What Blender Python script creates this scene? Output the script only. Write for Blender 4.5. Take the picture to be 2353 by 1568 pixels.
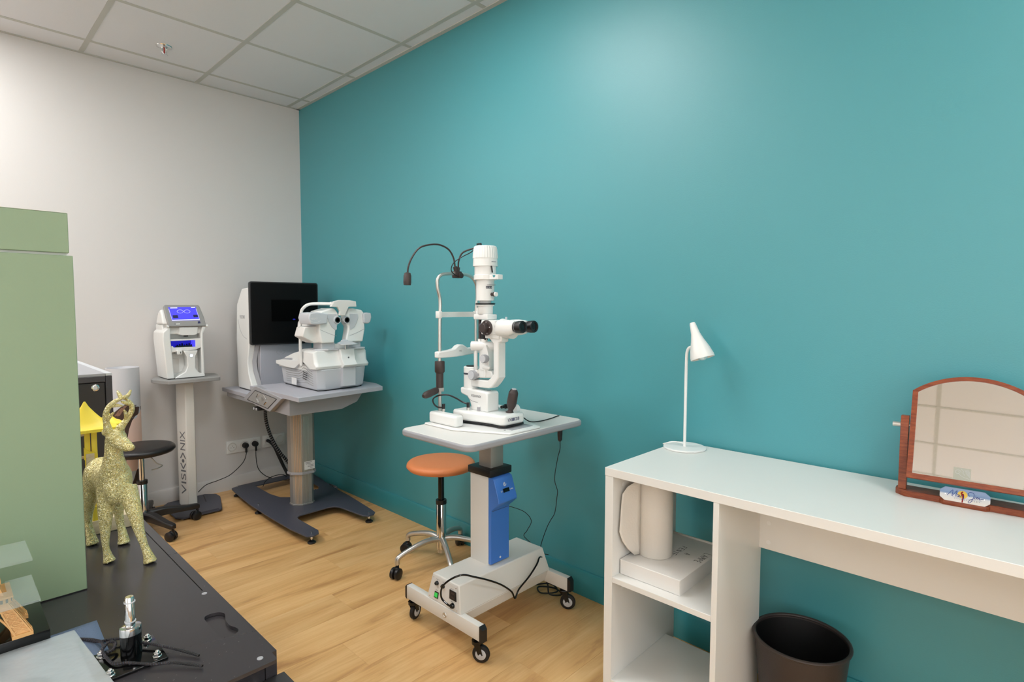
import bpy, bmesh, math, random
from mathutils import Vector, Matrix
random.seed(7)
for o in list(bpy.data.objects): bpy.data.objects.remove(o)
S = bpy.context.scene
COL = S.collection
PI = math.pi
H = 2.703                    # ceiling height
X0, Y0 = -5.7, -6.2          # far ends of the room (behind the camera)

# ------------------------------------------------------------ camera
def setup_camera():
    cd = bpy.data.cameras.new('camera'); co = bpy.data.objects.new('camera', cd); COL.objects.link(co)
    yaw, pit, roll = math.radians(46.0398136), math.radians(3.37457873), math.radians(0.10593255)
    fw = Vector((math.sin(yaw)*math.cos(pit), math.cos(yaw)*math.cos(pit), -math.sin(pit)))
    r = Vector((math.cos(yaw), -math.sin(yaw), 0)); u = r.cross(fw)
    r2 = r*math.cos(roll) + u*math.sin(roll); u2 = -r*math.sin(roll) + u*math.cos(roll)
    m = Matrix((r2, u2, -fw)).transposed().to_4x4()
    m.translation = Vector((-1.94928, -4.05552, 1.25784))
    co.matrix_world = m
    cd.sensor_width = 36.0; cd.lens = 1293.038/2353*36; cd.clip_start = .02
    S.camera = co
setup_camera()
S.view_settings.view_transform = 'Standard'; S.view_settings.look = 'None'
S.view_settings.gamma = 1; S.view_settings.use_curve_mapping = False
S.view_settings.exposure = 1.1
PANEL_POWER = 8.5
DAY = .6  # glow strength of the added fill panes
w = bpy.data.worlds.new('world'); S.world = w; w.use_nodes = True
w.node_tree.nodes['Background'].inputs[0].default_value = (1, .97, .94, 1)
w.node_tree.nodes['Background'].inputs[1].default_value = .35
# ceiling light tiles: cells of the 600 mm grid
PANELS = [(-.987, -2.313), (-2.187, -1.713), (-2.787, -5.313), (-.987, -4.713), (-2.187, -.513), (-3.987, -1.713), (-4.587, -4.713)]

# ------------------------------------------------------------ materials
def lin(c):
    return tuple(((v/255)/12.92 if v/255 <= .04045 else ((v/255+.055)/1.055)**2.4) for v in c)+(1,)
MATS = {}
def mat(name, rgb, rough=.5, metal=0, spec=.5, bump=0, bscale=200, coat=0, emit=0, alpha=1, trans=0, ecol=None):
    if name in MATS: return MATS[name]
    m = bpy.data.materials.new(name); m.use_nodes = True
    nt = m.node_tree; b = nt.nodes['Principled BSDF']
    b.inputs['Base Color'].default_value = lin(rgb); b.inputs['Roughness'].default_value = rough
    b.inputs['Metallic'].default_value = metal; b.inputs['Specular IOR Level'].default_value = spec
    b.inputs['Coat Weight'].default_value = coat; b.inputs['Transmission Weight'].default_value = trans
    b.inputs['Alpha'].default_value = alpha
    if emit:
        b.inputs['Emission Color'].default_value = lin(ecol or rgb); b.inputs['Emission Strength'].default_value = emit
    n = nt.nodes.new('ShaderNodeTexNoise'); n.inputs['Scale'].default_value = bscale
    tc = nt.nodes.new('ShaderNodeTexCoord'); nt.links.new(tc.outputs['Object'], n.inputs['Vector'])
    # faint roughness variation everywhere; relief where asked for
    mr = nt.nodes.new('ShaderNodeMapRange'); mr.inputs[3].default_value = max(0, rough-.03); mr.inputs[4].default_value = rough+.03
    nt.links.new(n.outputs['Fac'], mr.inputs[0]); nt.links.new(mr.outputs[0], b.inputs['Roughness'])
    if bump:
        bp = nt.nodes.new('ShaderNodeBump'); bp.inputs['Strength'].default_value = bump; bp.inputs['Distance'].default_value = .002
        nt.links.new(n.outputs['Fac'], bp.inputs['Height']); nt.links.new(bp.outputs[0], b.inputs['Normal'])
    MATS[name] = m; return m
def nodes(name):
    m = bpy.data.materials.new(name); m.use_nodes = True; MATS[name] = m
    nt = m.node_tree; return m, nt, nt.nodes['Principled BSDF']
def ramp(nt, cols):
    r = nt.nodes.new('ShaderNodeValToRGB'); e = r.color_ramp.elements
    e[0].position, e[0].color = cols[0][0], lin(cols[0][1]); e[1].position, e[1].color = cols[-1][0], lin(cols[-1][1])
    for p, c in cols[1:-1]:
        q = e.new(p); q.color = lin(c)
    return r
def wood(name, c1, c2, c3, scale=(1.2, 14, 14), rough=.45, dist=2.0, perobj=.0, bump=.1, big=3.0, soft=.35):
    m, nt, b = nodes(name); L = nt.links.new
    g = nt.nodes.new('ShaderNodeNewGeometry'); oi = nt.nodes.new('ShaderNodeObjectInfo')
    ad = nt.nodes.new('ShaderNodeVectorMath'); ad.operation = 'ADD'
    sc = nt.nodes.new('ShaderNodeVectorMath'); sc.operation = 'SCALE'; sc.inputs[0].default_value = (9.3, 5.7, 3.1)
    L(oi.outputs['Random'], sc.inputs['Scale'])
    L(g.outputs['Position'], ad.inputs[0]); L(sc.outputs[0], ad.inputs[1])
    mp = nt.nodes.new('ShaderNodeMapping'); mp.inputs['Scale'].default_value = scale; L(ad.outputs[0], mp.inputs['Vector'])
    n1 = nt.nodes.new('ShaderNodeTexNoise'); n1.inputs['Scale'].default_value = big; n1.inputs['Detail'].default_value = 8
    n1.inputs['Distortion'].default_value = dist; n1.inputs['Roughness'].default_value = .6; L(mp.outputs[0], n1.inputs['Vector'])
    r = ramp(nt, [(.25, c3), (.45, c2), (.68, c1)]); L(n1.outputs['Fac'], r.inputs[0])
    mp2 = nt.nodes.new('ShaderNodeMapping'); mp2.inputs['Scale'].default_value = tuple(s*(1 if i == 0 else 7) for i, s in enumerate(scale)); L(ad.outputs[0], mp2.inputs['Vector'])
    n2 = nt.nodes.new('ShaderNodeTexNoise'); n2.inputs['Scale'].default_value = big*1.5; n2.inputs['Detail'].default_value = 4; L(mp2.outputs[0], n2.inputs['Vector'])
    mx = nt.nodes.new('ShaderNodeMix'); mx.data_type = 'RGBA'; mx.blend_type = 'SOFT_LIGHT'; mx.inputs[0].default_value = soft
    L(r.outputs[0], mx.inputs[6]); L(n2.outputs['Fac'], mx.inputs[7])
    hs = nt.nodes.new('ShaderNodeHueSaturation'); L(mx.outputs[2], hs.inputs['Color'])
    mr = nt.nodes.new('ShaderNodeMapRange'); mr.inputs[3].default_value = 1-perobj; mr.inputs[4].default_value = 1+perobj
    L(oi.outputs['Random'], mr.inputs[0]); L(mr.outputs[0], hs.inputs['Value'])
    L(hs.outputs[0], b.inputs['Base Color']); b.inputs['Roughness'].default_value = rough
    bp = nt.nodes.new('ShaderNodeBump'); bp.inputs['Strength'].default_value = bump; bp.inputs['Distance'].default_value = .001
    L(n2.outputs['Fac'], bp.inputs['Height']); L(bp.outputs[0], b.inputs['Normal'])
    return m
def glitter():
    m, nt, b = nodes('gold_glitter'); L = nt.links.new
    tc = nt.nodes.new('ShaderNodeTexCoord')
    v = nt.nodes.new('ShaderNodeTexVoronoi'); v.inputs['Scale'].default_value = 800; L(tc.outputs['Object'], v.inputs['Vector'])
    sx = nt.nodes.new('ShaderNodeSeparateColor'); L(v.outputs['Color'], sx.inputs[0])
    r = ramp(nt, [(0, (184, 166, 96)), (.5, (218, 203, 138)), (.85, (240, 230, 176)), (1, (255, 253, 232))]); L(sx.outputs[0], r.inputs[0])
    L(r.outputs[0], b.inputs['Base Color']); b.inputs['Metallic'].default_value = .35; b.inputs['Roughness'].default_value = .35
    g = nt.nodes.new('ShaderNodeNewGeometry')
    sb = nt.nodes.new('ShaderNodeVectorMath'); sb.operation = 'SUBTRACT'; sb.inputs[1].default_value = (.5, .5, .5); L(v.outputs['Color'], sb.inputs[0])
    sc = nt.nodes.new('ShaderNodeVectorMath'); sc.operation = 'SCALE'; sc.inputs['Scale'].default_value = 1.25; L(sb.outputs[0], sc.inputs[0])
    ad = nt.nodes.new('ShaderNodeVectorMath'); ad.operation = 'ADD'; L(g.outputs['Normal'], ad.inputs[0]); L(sc.outputs[0], ad.inputs[1])
    no = nt.nodes.new('ShaderNodeVectorMath'); no.operation = 'NORMALIZE'; L(ad.outputs[0], no.inputs[0]); L(no.outputs[0], b.inputs['Normal'])
    return m
def gradient_z(name, z0, z1, cols, rough=.3):
    m, nt, b = nodes(name); L = nt.links.new
    g = nt.nodes.new('ShaderNodeNewGeometry'); s = nt.nodes.new('ShaderNodeSeparateXYZ'); L(g.outputs['Position'], s.inputs[0])
    mr = nt.nodes.new('ShaderNodeMapRange'); mr.inputs[1].default_value = z0; mr.inputs[2].default_value = z1; L(s.outputs[2], mr.inputs[0])
    r = ramp(nt, cols); L(mr.outputs[0], r.inputs[0]); L(r.outputs[0], b.inputs['Base Color']); b.inputs['Roughness'].default_value = rough
    return m

M = dict(
 teal=mat('teal_paint', (66, 150, 158), .46, spec=.9, bump=.12, bscale=260),
 teal_trim=mat('teal_trim_paint', (58, 142, 150), .3),
 wwall=mat('white_wall_paint', (214, 210, 207), .6, bump=.12, bscale=260),
 wtrim=mat('white_trim_paint', (212, 208, 205), .4),
 tile=mat('ceiling_tile_face', (224, 226, 230), .85, bump=.3, bscale=400),
 rail=mat('ceiling_rail_paint', (190, 192, 187), .6),
 led=mat('led_diffuser', (255, 255, 255), .5, emit=PANEL_POWER, ecol=(251, 252, 252)),
 day=mat('daylit_pane', (255, 255, 255), .3, emit=DAY, ecol=(245, 250, 255)),  # emissive fill for the added window shapes
 laminate=mat('white_laminate', (226, 225, 220), .32, bump=.05, bscale=500),
 white=mat('white_plastic', (232, 232, 229), .32),
 offwhite=mat('offwhite_plastic', (222, 219, 214), .4),
 powder=mat('white_powdercoat', (222, 219, 212), .45),
 lgrey=mat('light_grey_plastic', (196, 198, 202), .4),
 mgrey=mat('mid_grey_plastic', (160, 160, 164), .45),
 tgrey=mat('grey_tabletop', (178, 178, 186), .45, bump=.1, bscale=600),
 bezel=mat('grey_bezel', (150, 149, 147), .45),
 alu=mat('brushed_aluminium', (205, 203, 198), .32, metal=.85),
 alum=mat('matte_aluminium', (176, 172, 166), .45, metal=.6),
 chrome=mat('chrome', (225, 225, 225), .08, metal=1),
 black=mat('black_plastic', (24, 23, 25), .4),
 blackr=mat('black_rubber', (20, 20, 21), .6),
 blackg=mat('gloss_black', (8, 8, 9), .12),
 bronze=mat('dark_bronze_plastic', (58, 46, 44), .45, bump=.2, bscale=900),
 navy=mat('dark_blue_grey_steel', (66, 68, 80), .45),
 screen=mat('black_screen_glass', (3, 3, 4), .3, spec=.15),
 screen2=mat('black_inner_window', (1, 1, 1), .35, spec=.05),
 blue=mat('blue_plastic', (64, 120, 204), .35),
 orange=mat('orange_vinyl', (226, 134, 80), .4, bump=.5, bscale=350),
 blackv=mat('black_vinyl', (28, 26, 27), .35, bump=.3, bscale=350),
 blackcab=mat('black_painted_board', (54, 51, 54), .26),
 blackside=mat('black_cabinet_side', (44, 40, 40), .45),
 green=mat('sage_green_board', (142, 163, 131), .38, bump=.05, bscale=300),
 pale=mat('pale_edge', (222, 222, 212), .5),
 yellow=mat('yellow_plastic', (248, 218, 66), .45),
 dowel=mat('pale_dowel', (226, 200, 172), .55),
 card=mat('white_card', (228, 225, 220), .6),
 paper=mat('white_paper', (222, 216, 206), .8, bump=.3, bscale=150),
 ink=mat('black_ink', (22, 22, 24), .5),
 greyink=mat('grey_print', (105, 106, 110), .5),
 palegrey=mat('pale_grey_print', (226, 226, 226), .5),
 blueink=mat('blue_print', (24, 62, 150), .4),
 navyink=mat('navy_print', (40, 44, 92), .4),
 redink=mat('red_print', (206, 36, 30), .4),
 sun=mat('sun_print', (236, 196, 70), .4),
 binp=mat('dark_taupe_bin_plastic', (56, 48, 46), .42, bump=.3, bscale=700),
 bini=mat('black_bin_inside', (13, 12, 14), .5),
 lcd=mat('lcd_blue', (40, 38, 160), .3, emit=.42, ecol=(80, 74, 250)),
 lcdw=mat('lcd_white', (200, 200, 235), .3, emit=.35, ecol=(225, 225, 255)),
 lcdd=mat('lcd_dark', (24, 22, 70), .3, emit=.1),
 bluebox=mat('blue_glow_cavity', (10, 10, 90), .3, emit=.35, ecol=(20, 16, 190)),
 btn=mat('lit_button', (240, 250, 255), .3, emit=1.6, ecol=(225, 240, 255)),
 greenlit=mat('green_rocker', (40, 170, 70), .3, emit=.3),
 mirror=mat('mirror_glass', (232, 232, 228), .015, metal=1),
 etched=mat('etched_glass', (160, 160, 146), .5, bump=.1),
 acrylic=mat('clear_acrylic', (200, 212, 205), .08, alpha=.25),
 film=mat('clear_film', (215, 222, 224), .12, alpha=.5, spec=1.0, bump=1.0, bscale=40),
 sheet=mat('pale_grey_sheet', (188, 194, 202), .4, bump=.1, bscale=60),
 sheetd=mat('grey_sheet_print', (150, 154, 162), .4),
 cloth=mat('slate_blue_cloth', (104, 120, 146), .9, bump=.5, bscale=500),
 tan=mat('tan_printed_plastic', (226, 172, 108), .5, bump=.2, bscale=500),
 skin=mat('portrait_skin_print', (232, 196, 178), .5),
 hair=mat('portrait_hair_print', (70, 48, 38), .5, bump=.1),
 hair2=mat('portrait_hair_light_print', (140, 104, 82), .5),
 bulb=mat('bulb_glass', (225, 235, 235), .05, metal=.5),
 beige=mat('beige_reflector', (226, 206, 192), .5),
 stripe=mat('beige_ribbed_aluminium', (216, 190, 160), .4, metal=.4),
 red=mat('sprinkler_red', (170, 20, 16), .3),
 orangep=mat('orange_sticker', (236, 92, 40), .5),
)
M['floor'] = wood('oak_plank', (224, 182, 126), (210, 164, 106), (168, 120, 72), scale=(.9, 5.5, 6), rough=.40, dist=1.0, perobj=.05, big=2.0, soft=.34, bump=.06)
M['mahog'] = wood('mahogany', (148, 76, 40), (126, 56, 27), (98, 40, 18), scale=(60, 14, 90), rough=.35, dist=.3, perobj=.04, big=2, soft=.3)
M['birch'] = wood('pale_birch', (232, 214, 184), (222, 200, 166), (196, 170, 132), scale=(10, 60, 20), rough=.55, perobj=.02)
M['glitter'] = glitter()
M['plaque'] = gradient_z('plaque_sky_print', .775, .803, [(0, (226, 220, 212)), (.45, (214, 214, 216)), (.6, (120, 150, 190)), (1, (150, 170, 206))])

# ------------------------------------------------------------ mesh helpers
def V(*a): return Vector(a)
class MB:
    def __init__(s): s.bm = bmesh.new()
    def _bev(s, geom_edges, b, seg=2):
        if b: bmesh.ops.bevel(s.bm, geom=geom_edges, offset=b, segments=seg, affect='EDGES', profile=.5)
    def box(s, x0, x1, y0, y1, z0, z1, b=0, seg=2):
        vs = [s.bm.verts.new((x, y, z)) for z in (z0, z1) for x, y in ((x0, y0), (x1, y0), (x1, y1), (x0, y1))]
        fs = [s.bm.faces.new([vs[i] for i in f]) for f in ((3, 2, 1, 0), (4, 5, 6, 7), (0, 1, 5, 4), (1, 2, 6, 5), (2, 3, 7, 6), (3, 0, 4, 7))]
        if b: s._bev(list({e for f in fs for e in f.edges}), b, seg)
        return s
    def prism(s, poly, axis, a, b_, bev=0, seg=2):
        f3 = {'x': lambda p, t: (t, p[0], p[1]), 'y': lambda p, t: (p[0], t, p[1]), 'z': lambda p, t: (p[0], p[1], t)}[axis]
        A = [s.bm.verts.new(f3(p, a)) for p in poly]; B = [s.bm.verts.new(f3(p, b_)) for p in poly]; n = len(poly)
        fs = [s.bm.faces.new(A[::-1]), s.bm.faces.new(B)]
        for i in range(n): fs.append(s.bm.faces.new((A[i], A[(i+1) % n], B[(i+1) % n], B[i])))
        bmesh.ops.recalc_face_normals(s.bm, faces=fs)
        if bev: s._bev(list({e for f in fs for e in f.edges}), bev, seg)
        return s
    def loft(s, rings, cap=True, closed=True):
        R = [[s.bm.verts.new(p) for p in r] for r in rings]; n = len(R[0]); fs = []
        for i in range(len(R)-1):
            for j in range(n if closed else n-1):
                fs.append(s.bm.faces.new((R[i][j], R[i][(j+1) % n], R[i+1][(j+1) % n], R[i+1][j])))
        if cap and closed: fs += [s.bm.faces.new(R[0][::-1]), s.bm.faces.new(R[-1])]
        bmesh.ops.recalc_face_normals(s.bm, faces=fs)
        return s
    def cyl(s, p0, p1, r0, r1=None, seg=20, cap=True):
        return s.lathe(p0, p1, [(0, r0), (1, r0 if r1 is None else r1)], seg, cap)
    def lathe(s, p0, p1, prof, seg=24, cap=True):
        p0, p1 = V(*p0), V(*p1); d = p1-p0; dn = d.normalized()
        u = dn.cross(V(0, 0, 1)) if abs(dn.z) < .9 else dn.cross(V(1, 0, 0)); u.normalize(); v = dn.cross(u)
        rings = [[p0+d*t+(u*math.cos(2*PI*k/seg)+v*math.sin(2*PI*k/seg))*max(r, 1e-5) for k in range(seg)] for t, r in prof]
        return s.loft(rings, cap)
    def ell(s, c, rx, ry, rz, seg=16, rot=None):
        m = Matrix.Translation(V(*c)) @ (rot.to_4x4() if rot else Matrix()) @ Matrix.Diagonal((rx, ry, rz, 1))
        bmesh.ops.create_uvsphere(s.bm, u_segments=seg, v_segments=seg//2+1, radius=1, matrix=m); return s
    def tube(s, pts, r, seg=10, sub=6, cap=True, taper=None):
        P = spline([V(*p) for p in pts], sub) if sub else [V(*p) for p in pts]
        n = len(P); rs = [r]*n if not taper else [interp(taper, i/(n-1)) for i in range(n)]
        t = [(P[min(i+1, n-1)]-P[max(i-1, 0)]).normalized() for i in range(n)]
        u = t[0].cross(V(0, 0, 1)) if abs(t[0].z) < .9 else t[0].cross(V(1, 0, 0)); u.normalize(); rings = []
        for i in range(n):
            u = (u-t[i]*u.dot(t[i])).normalized(); v = t[i].cross(u)
            rings.append([P[i]+(u*math.cos(2*PI*k/seg)+v*math.sin(2*PI*k/seg))*rs[i] for k in range(seg)])
        return s.loft(rings, cap)
    def ribbon(s, pts, n, width, thick):      # a flat stroke on a plane with normal n
        pts = [V(*p) for p in pts]; n = V(*n).normalized()
        for a, b in zip(pts[:-1], pts[1:]):
            d = (b-a); 
            if d.length < 1e-7: continue
            dn = d.normalized(); sd = dn.cross(n)*width/2; a2 = a-dn*width*.4; b2 = b+dn*width*.4
            q = [a2+sd, b2+sd, b2-sd, a2-sd]
            A = [s.bm.verts.new(p) for p in q]; B = [s.bm.verts.new(p+n*thick) for p in q]
            fs = [s.bm.faces.new(A[::-1]), s.bm.faces.new(B)]+[s.bm.faces.new((A[i], A[(i+1) % 4], B[(i+1) % 4], B[i])) for i in range(4)]
            bmesh.ops.recalc_face_normals(s.bm, faces=fs)
        return s
    def xf(s, m): bmesh.ops.transform(s.bm, matrix=m, verts=s.bm.verts); return s
def interp(tp, x):
    for (a, ra), (b, rb) in zip(tp[:-1], tp[1:]):
        if x <= b: return ra+(rb-ra)*((x-a)/(b-a) if b > a else 0)
    return tp[-1][1]
def spline(P, sub):
    if len(P) < 3: return P
    out = []
    for i in range(len(P)-1):
        p0, p1, p2, p3 = P[max(i-1, 0)], P[i], P[i+1], P[min(i+2, len(P)-1)]
        for k in range(sub):
            t = k/sub
            out.append(.5*((2*p1)+(-p0+p2)*t+(2*p0-5*p1+4*p2-p3)*t*t+(-p0+3*p1-3*p2+p3)*t**3))
    out.append(P[-1]); return out
WL = {}
def finish(name, me, m, parent, loc=None):
    me.materials.append(m if not isinstance(m, str) else M[m])
    o = bpy.data.objects.new(name, me); COL.objects.link(o)
    if parent is None:
        xs = [v.co for v in me.vertices]
        if loc is None:
            loc = V((min(v.x for v in xs)+max(v.x for v in xs))/2, (min(v.y for v in xs)+max(v.y for v in xs))/2, min(v.z for v in xs))
        o.location = loc; base = loc; WL[o.name] = V(*loc)
    else:
        o.parent = parent; base = WL[parent.name]; WL[o.name] = base
    me.transform(Matrix.Translation(-base))
    return o
def ob(name, mb, m, parent=None, bevel=0, label=None, smooth=35, seg=2):
    me = bpy.data.meshes.new(name); mb.bm.to_mesh(me); mb.bm.free()
    o = finish(name, me, m, parent)
    if smooth:
        me.polygons.foreach_set('use_smooth', [True]*len(me.polygons)); me.set_sharp_from_angle(angle=math.radians(smooth))
    if bevel:
        b = o.modifiers.new('bevel', 'BEVEL'); b.width = bevel; b.segments = seg; b.limit_method = 'ANGLE'; b.angle_limit = math.radians(40)
    if label: o['label'] = label
    return o
def thing(name, label, cat, loc, group=None):
    o = bpy.data.objects.new(name, None); COL.objects.link(o); o.location = loc; o.empty_display_size = .05
    WL[o.name] = V(*loc); o['label'] = label; o['category'] = cat
    if group: o['group'] = group
    return o
def tag(o, label, cat, group=None):
    o['label'] = label; o['category'] = cat
    if group: o['group'] = group
    return o
def struct(o): o['kind'] = 'structure'; return o
def text(name, body, origin, xd, yd, width, height, m, parent, extrude=.0003, shear=0):
    c = bpy.data.curves.new(name, 'FONT'); c.body = body; c.resolution_u = 3; c.shear = shear; c.extrude = .02
    t = bpy.data.objects.new(name, c); COL.objects.link(t)
    dg = bpy.context.evaluated_depsgraph_get(); me = bpy.data.meshes.new_from_object(t.evaluated_get(dg)); bpy.data.objects.remove(t)
    xs = [v.co.x for v in me.vertices]; ys = [v.co.y for v in me.vertices]
    x0, sx, y0, sy = min(xs), width/(max(xs)-min(xs)), min(ys), height/(max(ys)-min(ys))
    xd, yd = V(*xd).normalized(), V(*yd).normalized(); nd = xd.cross(yd)
    for v in me.vertices:
        v.co = V(*origin)+xd*((v.co.x-x0)*sx)+yd*((v.co.y-y0)*sy)+nd*(extrude if v.co.z > 0 else 0)
    me.materials.clear()
    return finish(name, me, m, parent)
def circ(cx, cy, r, n=24, a0=0, a1=2*PI, ry=None):
    return [(cx+r*math.cos(a0+(a1-a0)*k/n), cy+(ry or r)*math.sin(a0+(a1-a0)*k/n)) for k in range(n if abs(a1-a0-2*PI) < 1e-6 else n+1)]
def rrect(x0, x1, y0, y1, r, n=5):
    out = []
    for cx, cy, a in ((x1-r, y0+r, -PI/2), (x1-r, y1-r, 0), (x0+r, y1-r, PI/2), (x0+r, y0+r, PI)):
        out += [(cx+r*math.cos(a+PI/2*k/n), cy+r*math.sin(a+PI/2*k/n)) for k in range(n+1)]
    return out

# ------------------------------------------------------------ the room
def build_room():
    fl = struct(ob('floor', MB().box(X0, 0, Y0, 0, -.06, -.012), mat('floor_underlay', (96, 66, 40), .8)))
    PW, PL = .182, 1.22
    base = MB().box(-PL/2+.0002, PL/2-.0002, -PW/2+.0002, PW/2-.0002, -.012, 0, .0005, 1)
    me = bpy.data.meshes.new('plank'); base.bm.to_mesh(me); base.bm.free(); me.materials.append(M['floor'])
    y = -PW/2; row = 0
    lib = {}
    while y > Y0+PW/2:
        off = (row*.437) % 1*PL; x = 0.0; first = True
        while x > X0+.01:
            ln = PL-off if first and off > .15 else PL
            ln = min(ln, x-X0)
            key = round(ln, 3)
            if key not in lib:
                b = MB().box(-ln/2+.0002, ln/2-.0002, -PW/2+.0002, PW/2-.0002, -.012, 0, .0005, 1)
                q = bpy.data.meshes.new('plank'); b.bm.to_mesh(q); b.bm.free(); q.materials.append(M['floor']); lib[key] = q
            o = bpy.data.objects.new('plank', lib[key]); COL.objects.link(o); o.parent = fl
            o.location = V(x-ln/2, y, 0)-WL[fl.name]
            x -= ln; first = False
        y -= PW; row += 1
    struct(ob('wall_right', MB().box(0, .1, Y0, 0, -.06, H+.06), M['teal']))
    struct(ob('wall_back', MB().box(X0-.1, .1, 0, .1, -.06, H+.06), M['wwall']))
    struct(ob('wall_left', MB().box(X0-.1, X0, Y0, 0, -.06, H+.06), M['wwall']))
    struct(ob('wall_front', MB().box(X0-.1, .1, Y0-.1, Y0, -.06, H+.06), M['wwall']))
    # two glowing fill panels shaped as windows, added in unseen walls for brightness
    for k, (ax, a0, a1, z0, z1) in enumerate((('y', -4.6, -1.0, .35, 2.45), ('x', -5.6, -1.6, .35, 2.45))):
        n = 'window_%d' % (k+1)
        f = (lambda u0, u1, d0, d1, za, zb: MB().box(u0, u1, Y0+d0, Y0+d1, za, zb)) if ax == 'y' else (lambda u0, u1, d0, d1, za, zb: MB().box(X0+d0, X0+d1, u0, u1, za, zb))
        fr = struct(ob(n, f(a0, a1, .001, .03, z0-.05, z0), M['white']))
        ob('frame', f(a0, a1, .001, .03, z1, z1+.05), M['white'], fr)
        for q in range(4):
            u = a0+(a1-a0)*q/3; ob('frame', f(u-.025, u+.025, .001, .035, z0, z1), M['white'], fr)
            if q < 3: ob('pane', f(u+.025, u+(a1-a0)/3-.025, .002, .008, z0, z1), M['day'], fr)
    bb = [(0, 0), (-.014, 0), (-.014, .1), (-.009, .112), (0, .112)]
    struct(ob('baseboard_right', MB().prism(bb, 'y', Y0, -.014), M['teal_trim']))
    struct(ob('baseboard_back', MB().prism([(0, 0), (-.014, 0), (-.014, .085), (-.009, .095), (0, .095)], 'x', X0, 0), M['wtrim']))
    # suspended ceiling
    ce = struct(ob('ceiling', MB().box(X0, 0, Y0, 0, H+.012, H+.06), M['wwall']))
    xs = [0]+[-.087-.6*i for i in range(11)]; ys = [0]+[-.213-.6*i for i in range(11)]
    xs = [x for x in xs if x > X0]+[X0]; ys = [y for y in ys if y > Y0]+[Y0]
    lib = {}
    for i in range(len(xs)-1):
        for j in range(len(ys)-1):
            xa, xb, ya, yb = xs[i+1], xs[i], ys[j+1], ys[j]; cx, cy = (xa+xb)/2, (ya+yb)/2
            if any(abs(cx-p[0]) < .05 and abs(cy-p[1]) < .05 for p in PANELS): continue
            k = (round(xb-xa, 3), round(yb-ya, 3))
            if k not in lib:
                b = MB().box(-k[0]/2+.0015, k[0]/2-.0015, -k[1]/2+.0015, k[1]/2-.0015, 0, .01)
                q = bpy.data.meshes.new('ceiling_tile'); b.bm.to_mesh(q); b.bm.free(); q.materials.append(M['tile']); lib[k] = q
            o = bpy.data.objects.new('ceiling_tile', lib[k]); COL.objects.link(o); o.parent = ce
            o.location = V(cx, cy, H+.001)-WL[ce.name]
    for x in xs[1:-1]: ob('ceiling_rail', MB().box(x-.012, x+.012, Y0, -.001, H-.0015, H+.006), M['rail'], ce)
    for y in ys[1:-1]: ob('ceiling_rail', MB().box(X0, -.001, y-.012, y+.012, H-.0008, H+.006), M['rail'], ce)
    struct(ob('trim_1', MB().box(-.024, 0, Y0, 0, H-.0025, H+.006), M['rail']))
    struct(ob('trim_2', MB().box(X0, 0, -.020, 0, H-.0025, H+.006), M['rail']))
    where = ['nearest the teal wall, above the slit lamp', 'diagonally behind the one above the slit lamp', 'near the wall behind the camera', 'above the white desk end', 'nearest the white wall', 'over the left end of the white wall', 'over the far corner behind the camera']
    for k, (x, y) in enumerate(PANELS):
        t = thing('ceiling_light', 'square white LED ceiling panel '+where[k], 'ceiling light', (x, y, H), 'LED ceiling panels')
        ob('diffuser', MB().box(x-.28, x+.28, y-.28, y+.28, H-.001, H+.008), M['led'], t)
        fr = MB()
        for a, b, c, d in ((-.3, -.28, -.3, .3), (.28, .3, -.3, .3), (-.28, .28, -.3, -.28), (-.28, .28, .28, .3)):
            fr.box(x+a, x+b, y+c, y+d, H-.003, H+.008)
        ob('frame', fr, M['white'], t)
build_room()

# ------------------------------------------------------------ sprinkler
def build_sprinkler():
    x, y = -.978, -.431
    t = thing('sprinkler', 'small chrome fire sprinkler with a red bulb hanging from the ceiling tile', 'sprinkler', (x, y, H-.05))
    ob('escutcheon', MB().lathe((x, y, H+.001), (x, y, H-.012), [(0, .04), (.3, .038), (.6, .027), (1, .02)]), M['chrome'], t)
    ob('yoke', MB().tube([(x-.009, y, H-.01), (x-.011, y, H-.025), (x, y, H-.044)], .0025, 8, 4).tube([(x+.009, y, H-.01), (x+.011, y, H-.025), (x, y, H-.044)], .0025, 8, 4), M['chrome'], t)
    ob('bulb', MB().cyl((x, y, H-.012), (x, y, H-.036), .0035, seg=10), M['red'], t)
    ob('deflector', MB().cyl((x, y, H-.046), (x, y, H-.044), .017, seg=16), M['chrome'], t)
build_sprinkler()

# ------------------------------------------------------------ white desk with open shelves
def build_desk():
    xf, zt, yl, yr = -.496, .76, -3.060, -4.46
    t = thing('desk', 'long white laminate desk with open shelves at its left end, against the teal wall', 'desk', (-.25, -3.76, 0))
    ob('desktop', MB().box(xf, -.017, yr, yl, zt-.026, zt), M['laminate'], t, .0012)
    ob('side_panel', MB().box(xf+.001, -.085, yl-.03, yl-.001, 0, zt-.026), M['laminate'], t, .0008)
    ob('divider_panel', MB().box(xf+.001, -.18, -3.427, -3.411, 0, zt-.026), M['laminate'], t, .0008)
    ob('side_panel', MB().box(xf+.001, -.18, yr+.001, yr+.03, 0, zt-.026), M['laminate'], t, .0008)
    for a, b in ((.398, .415), (.065, .082)): ob('shelf', MB().box(xf+.002, -.145, -3.411, yl-.03, a, b), M['laminate'], t, .0008)
    r = ob('rear_rail', MB().box(-.198, -.18, yr+.03, -3.427, .522, .632), M['laminate'], t, .0008)
    for y in (-3.455, -4.31):
        for z in (.545, .605): ob('screw_cap', MB().cyl((-.198, y, z), (-.1990, y, z), .0065), M['white'], r)
    for y, z in ((-3.0905, .70), (-3.0905, .36)): ob('screw_cap', MB().cyl((-.44, y, z), (-.44, y-.001, z), .0065), M['white'], t)
build_desk()

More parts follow.
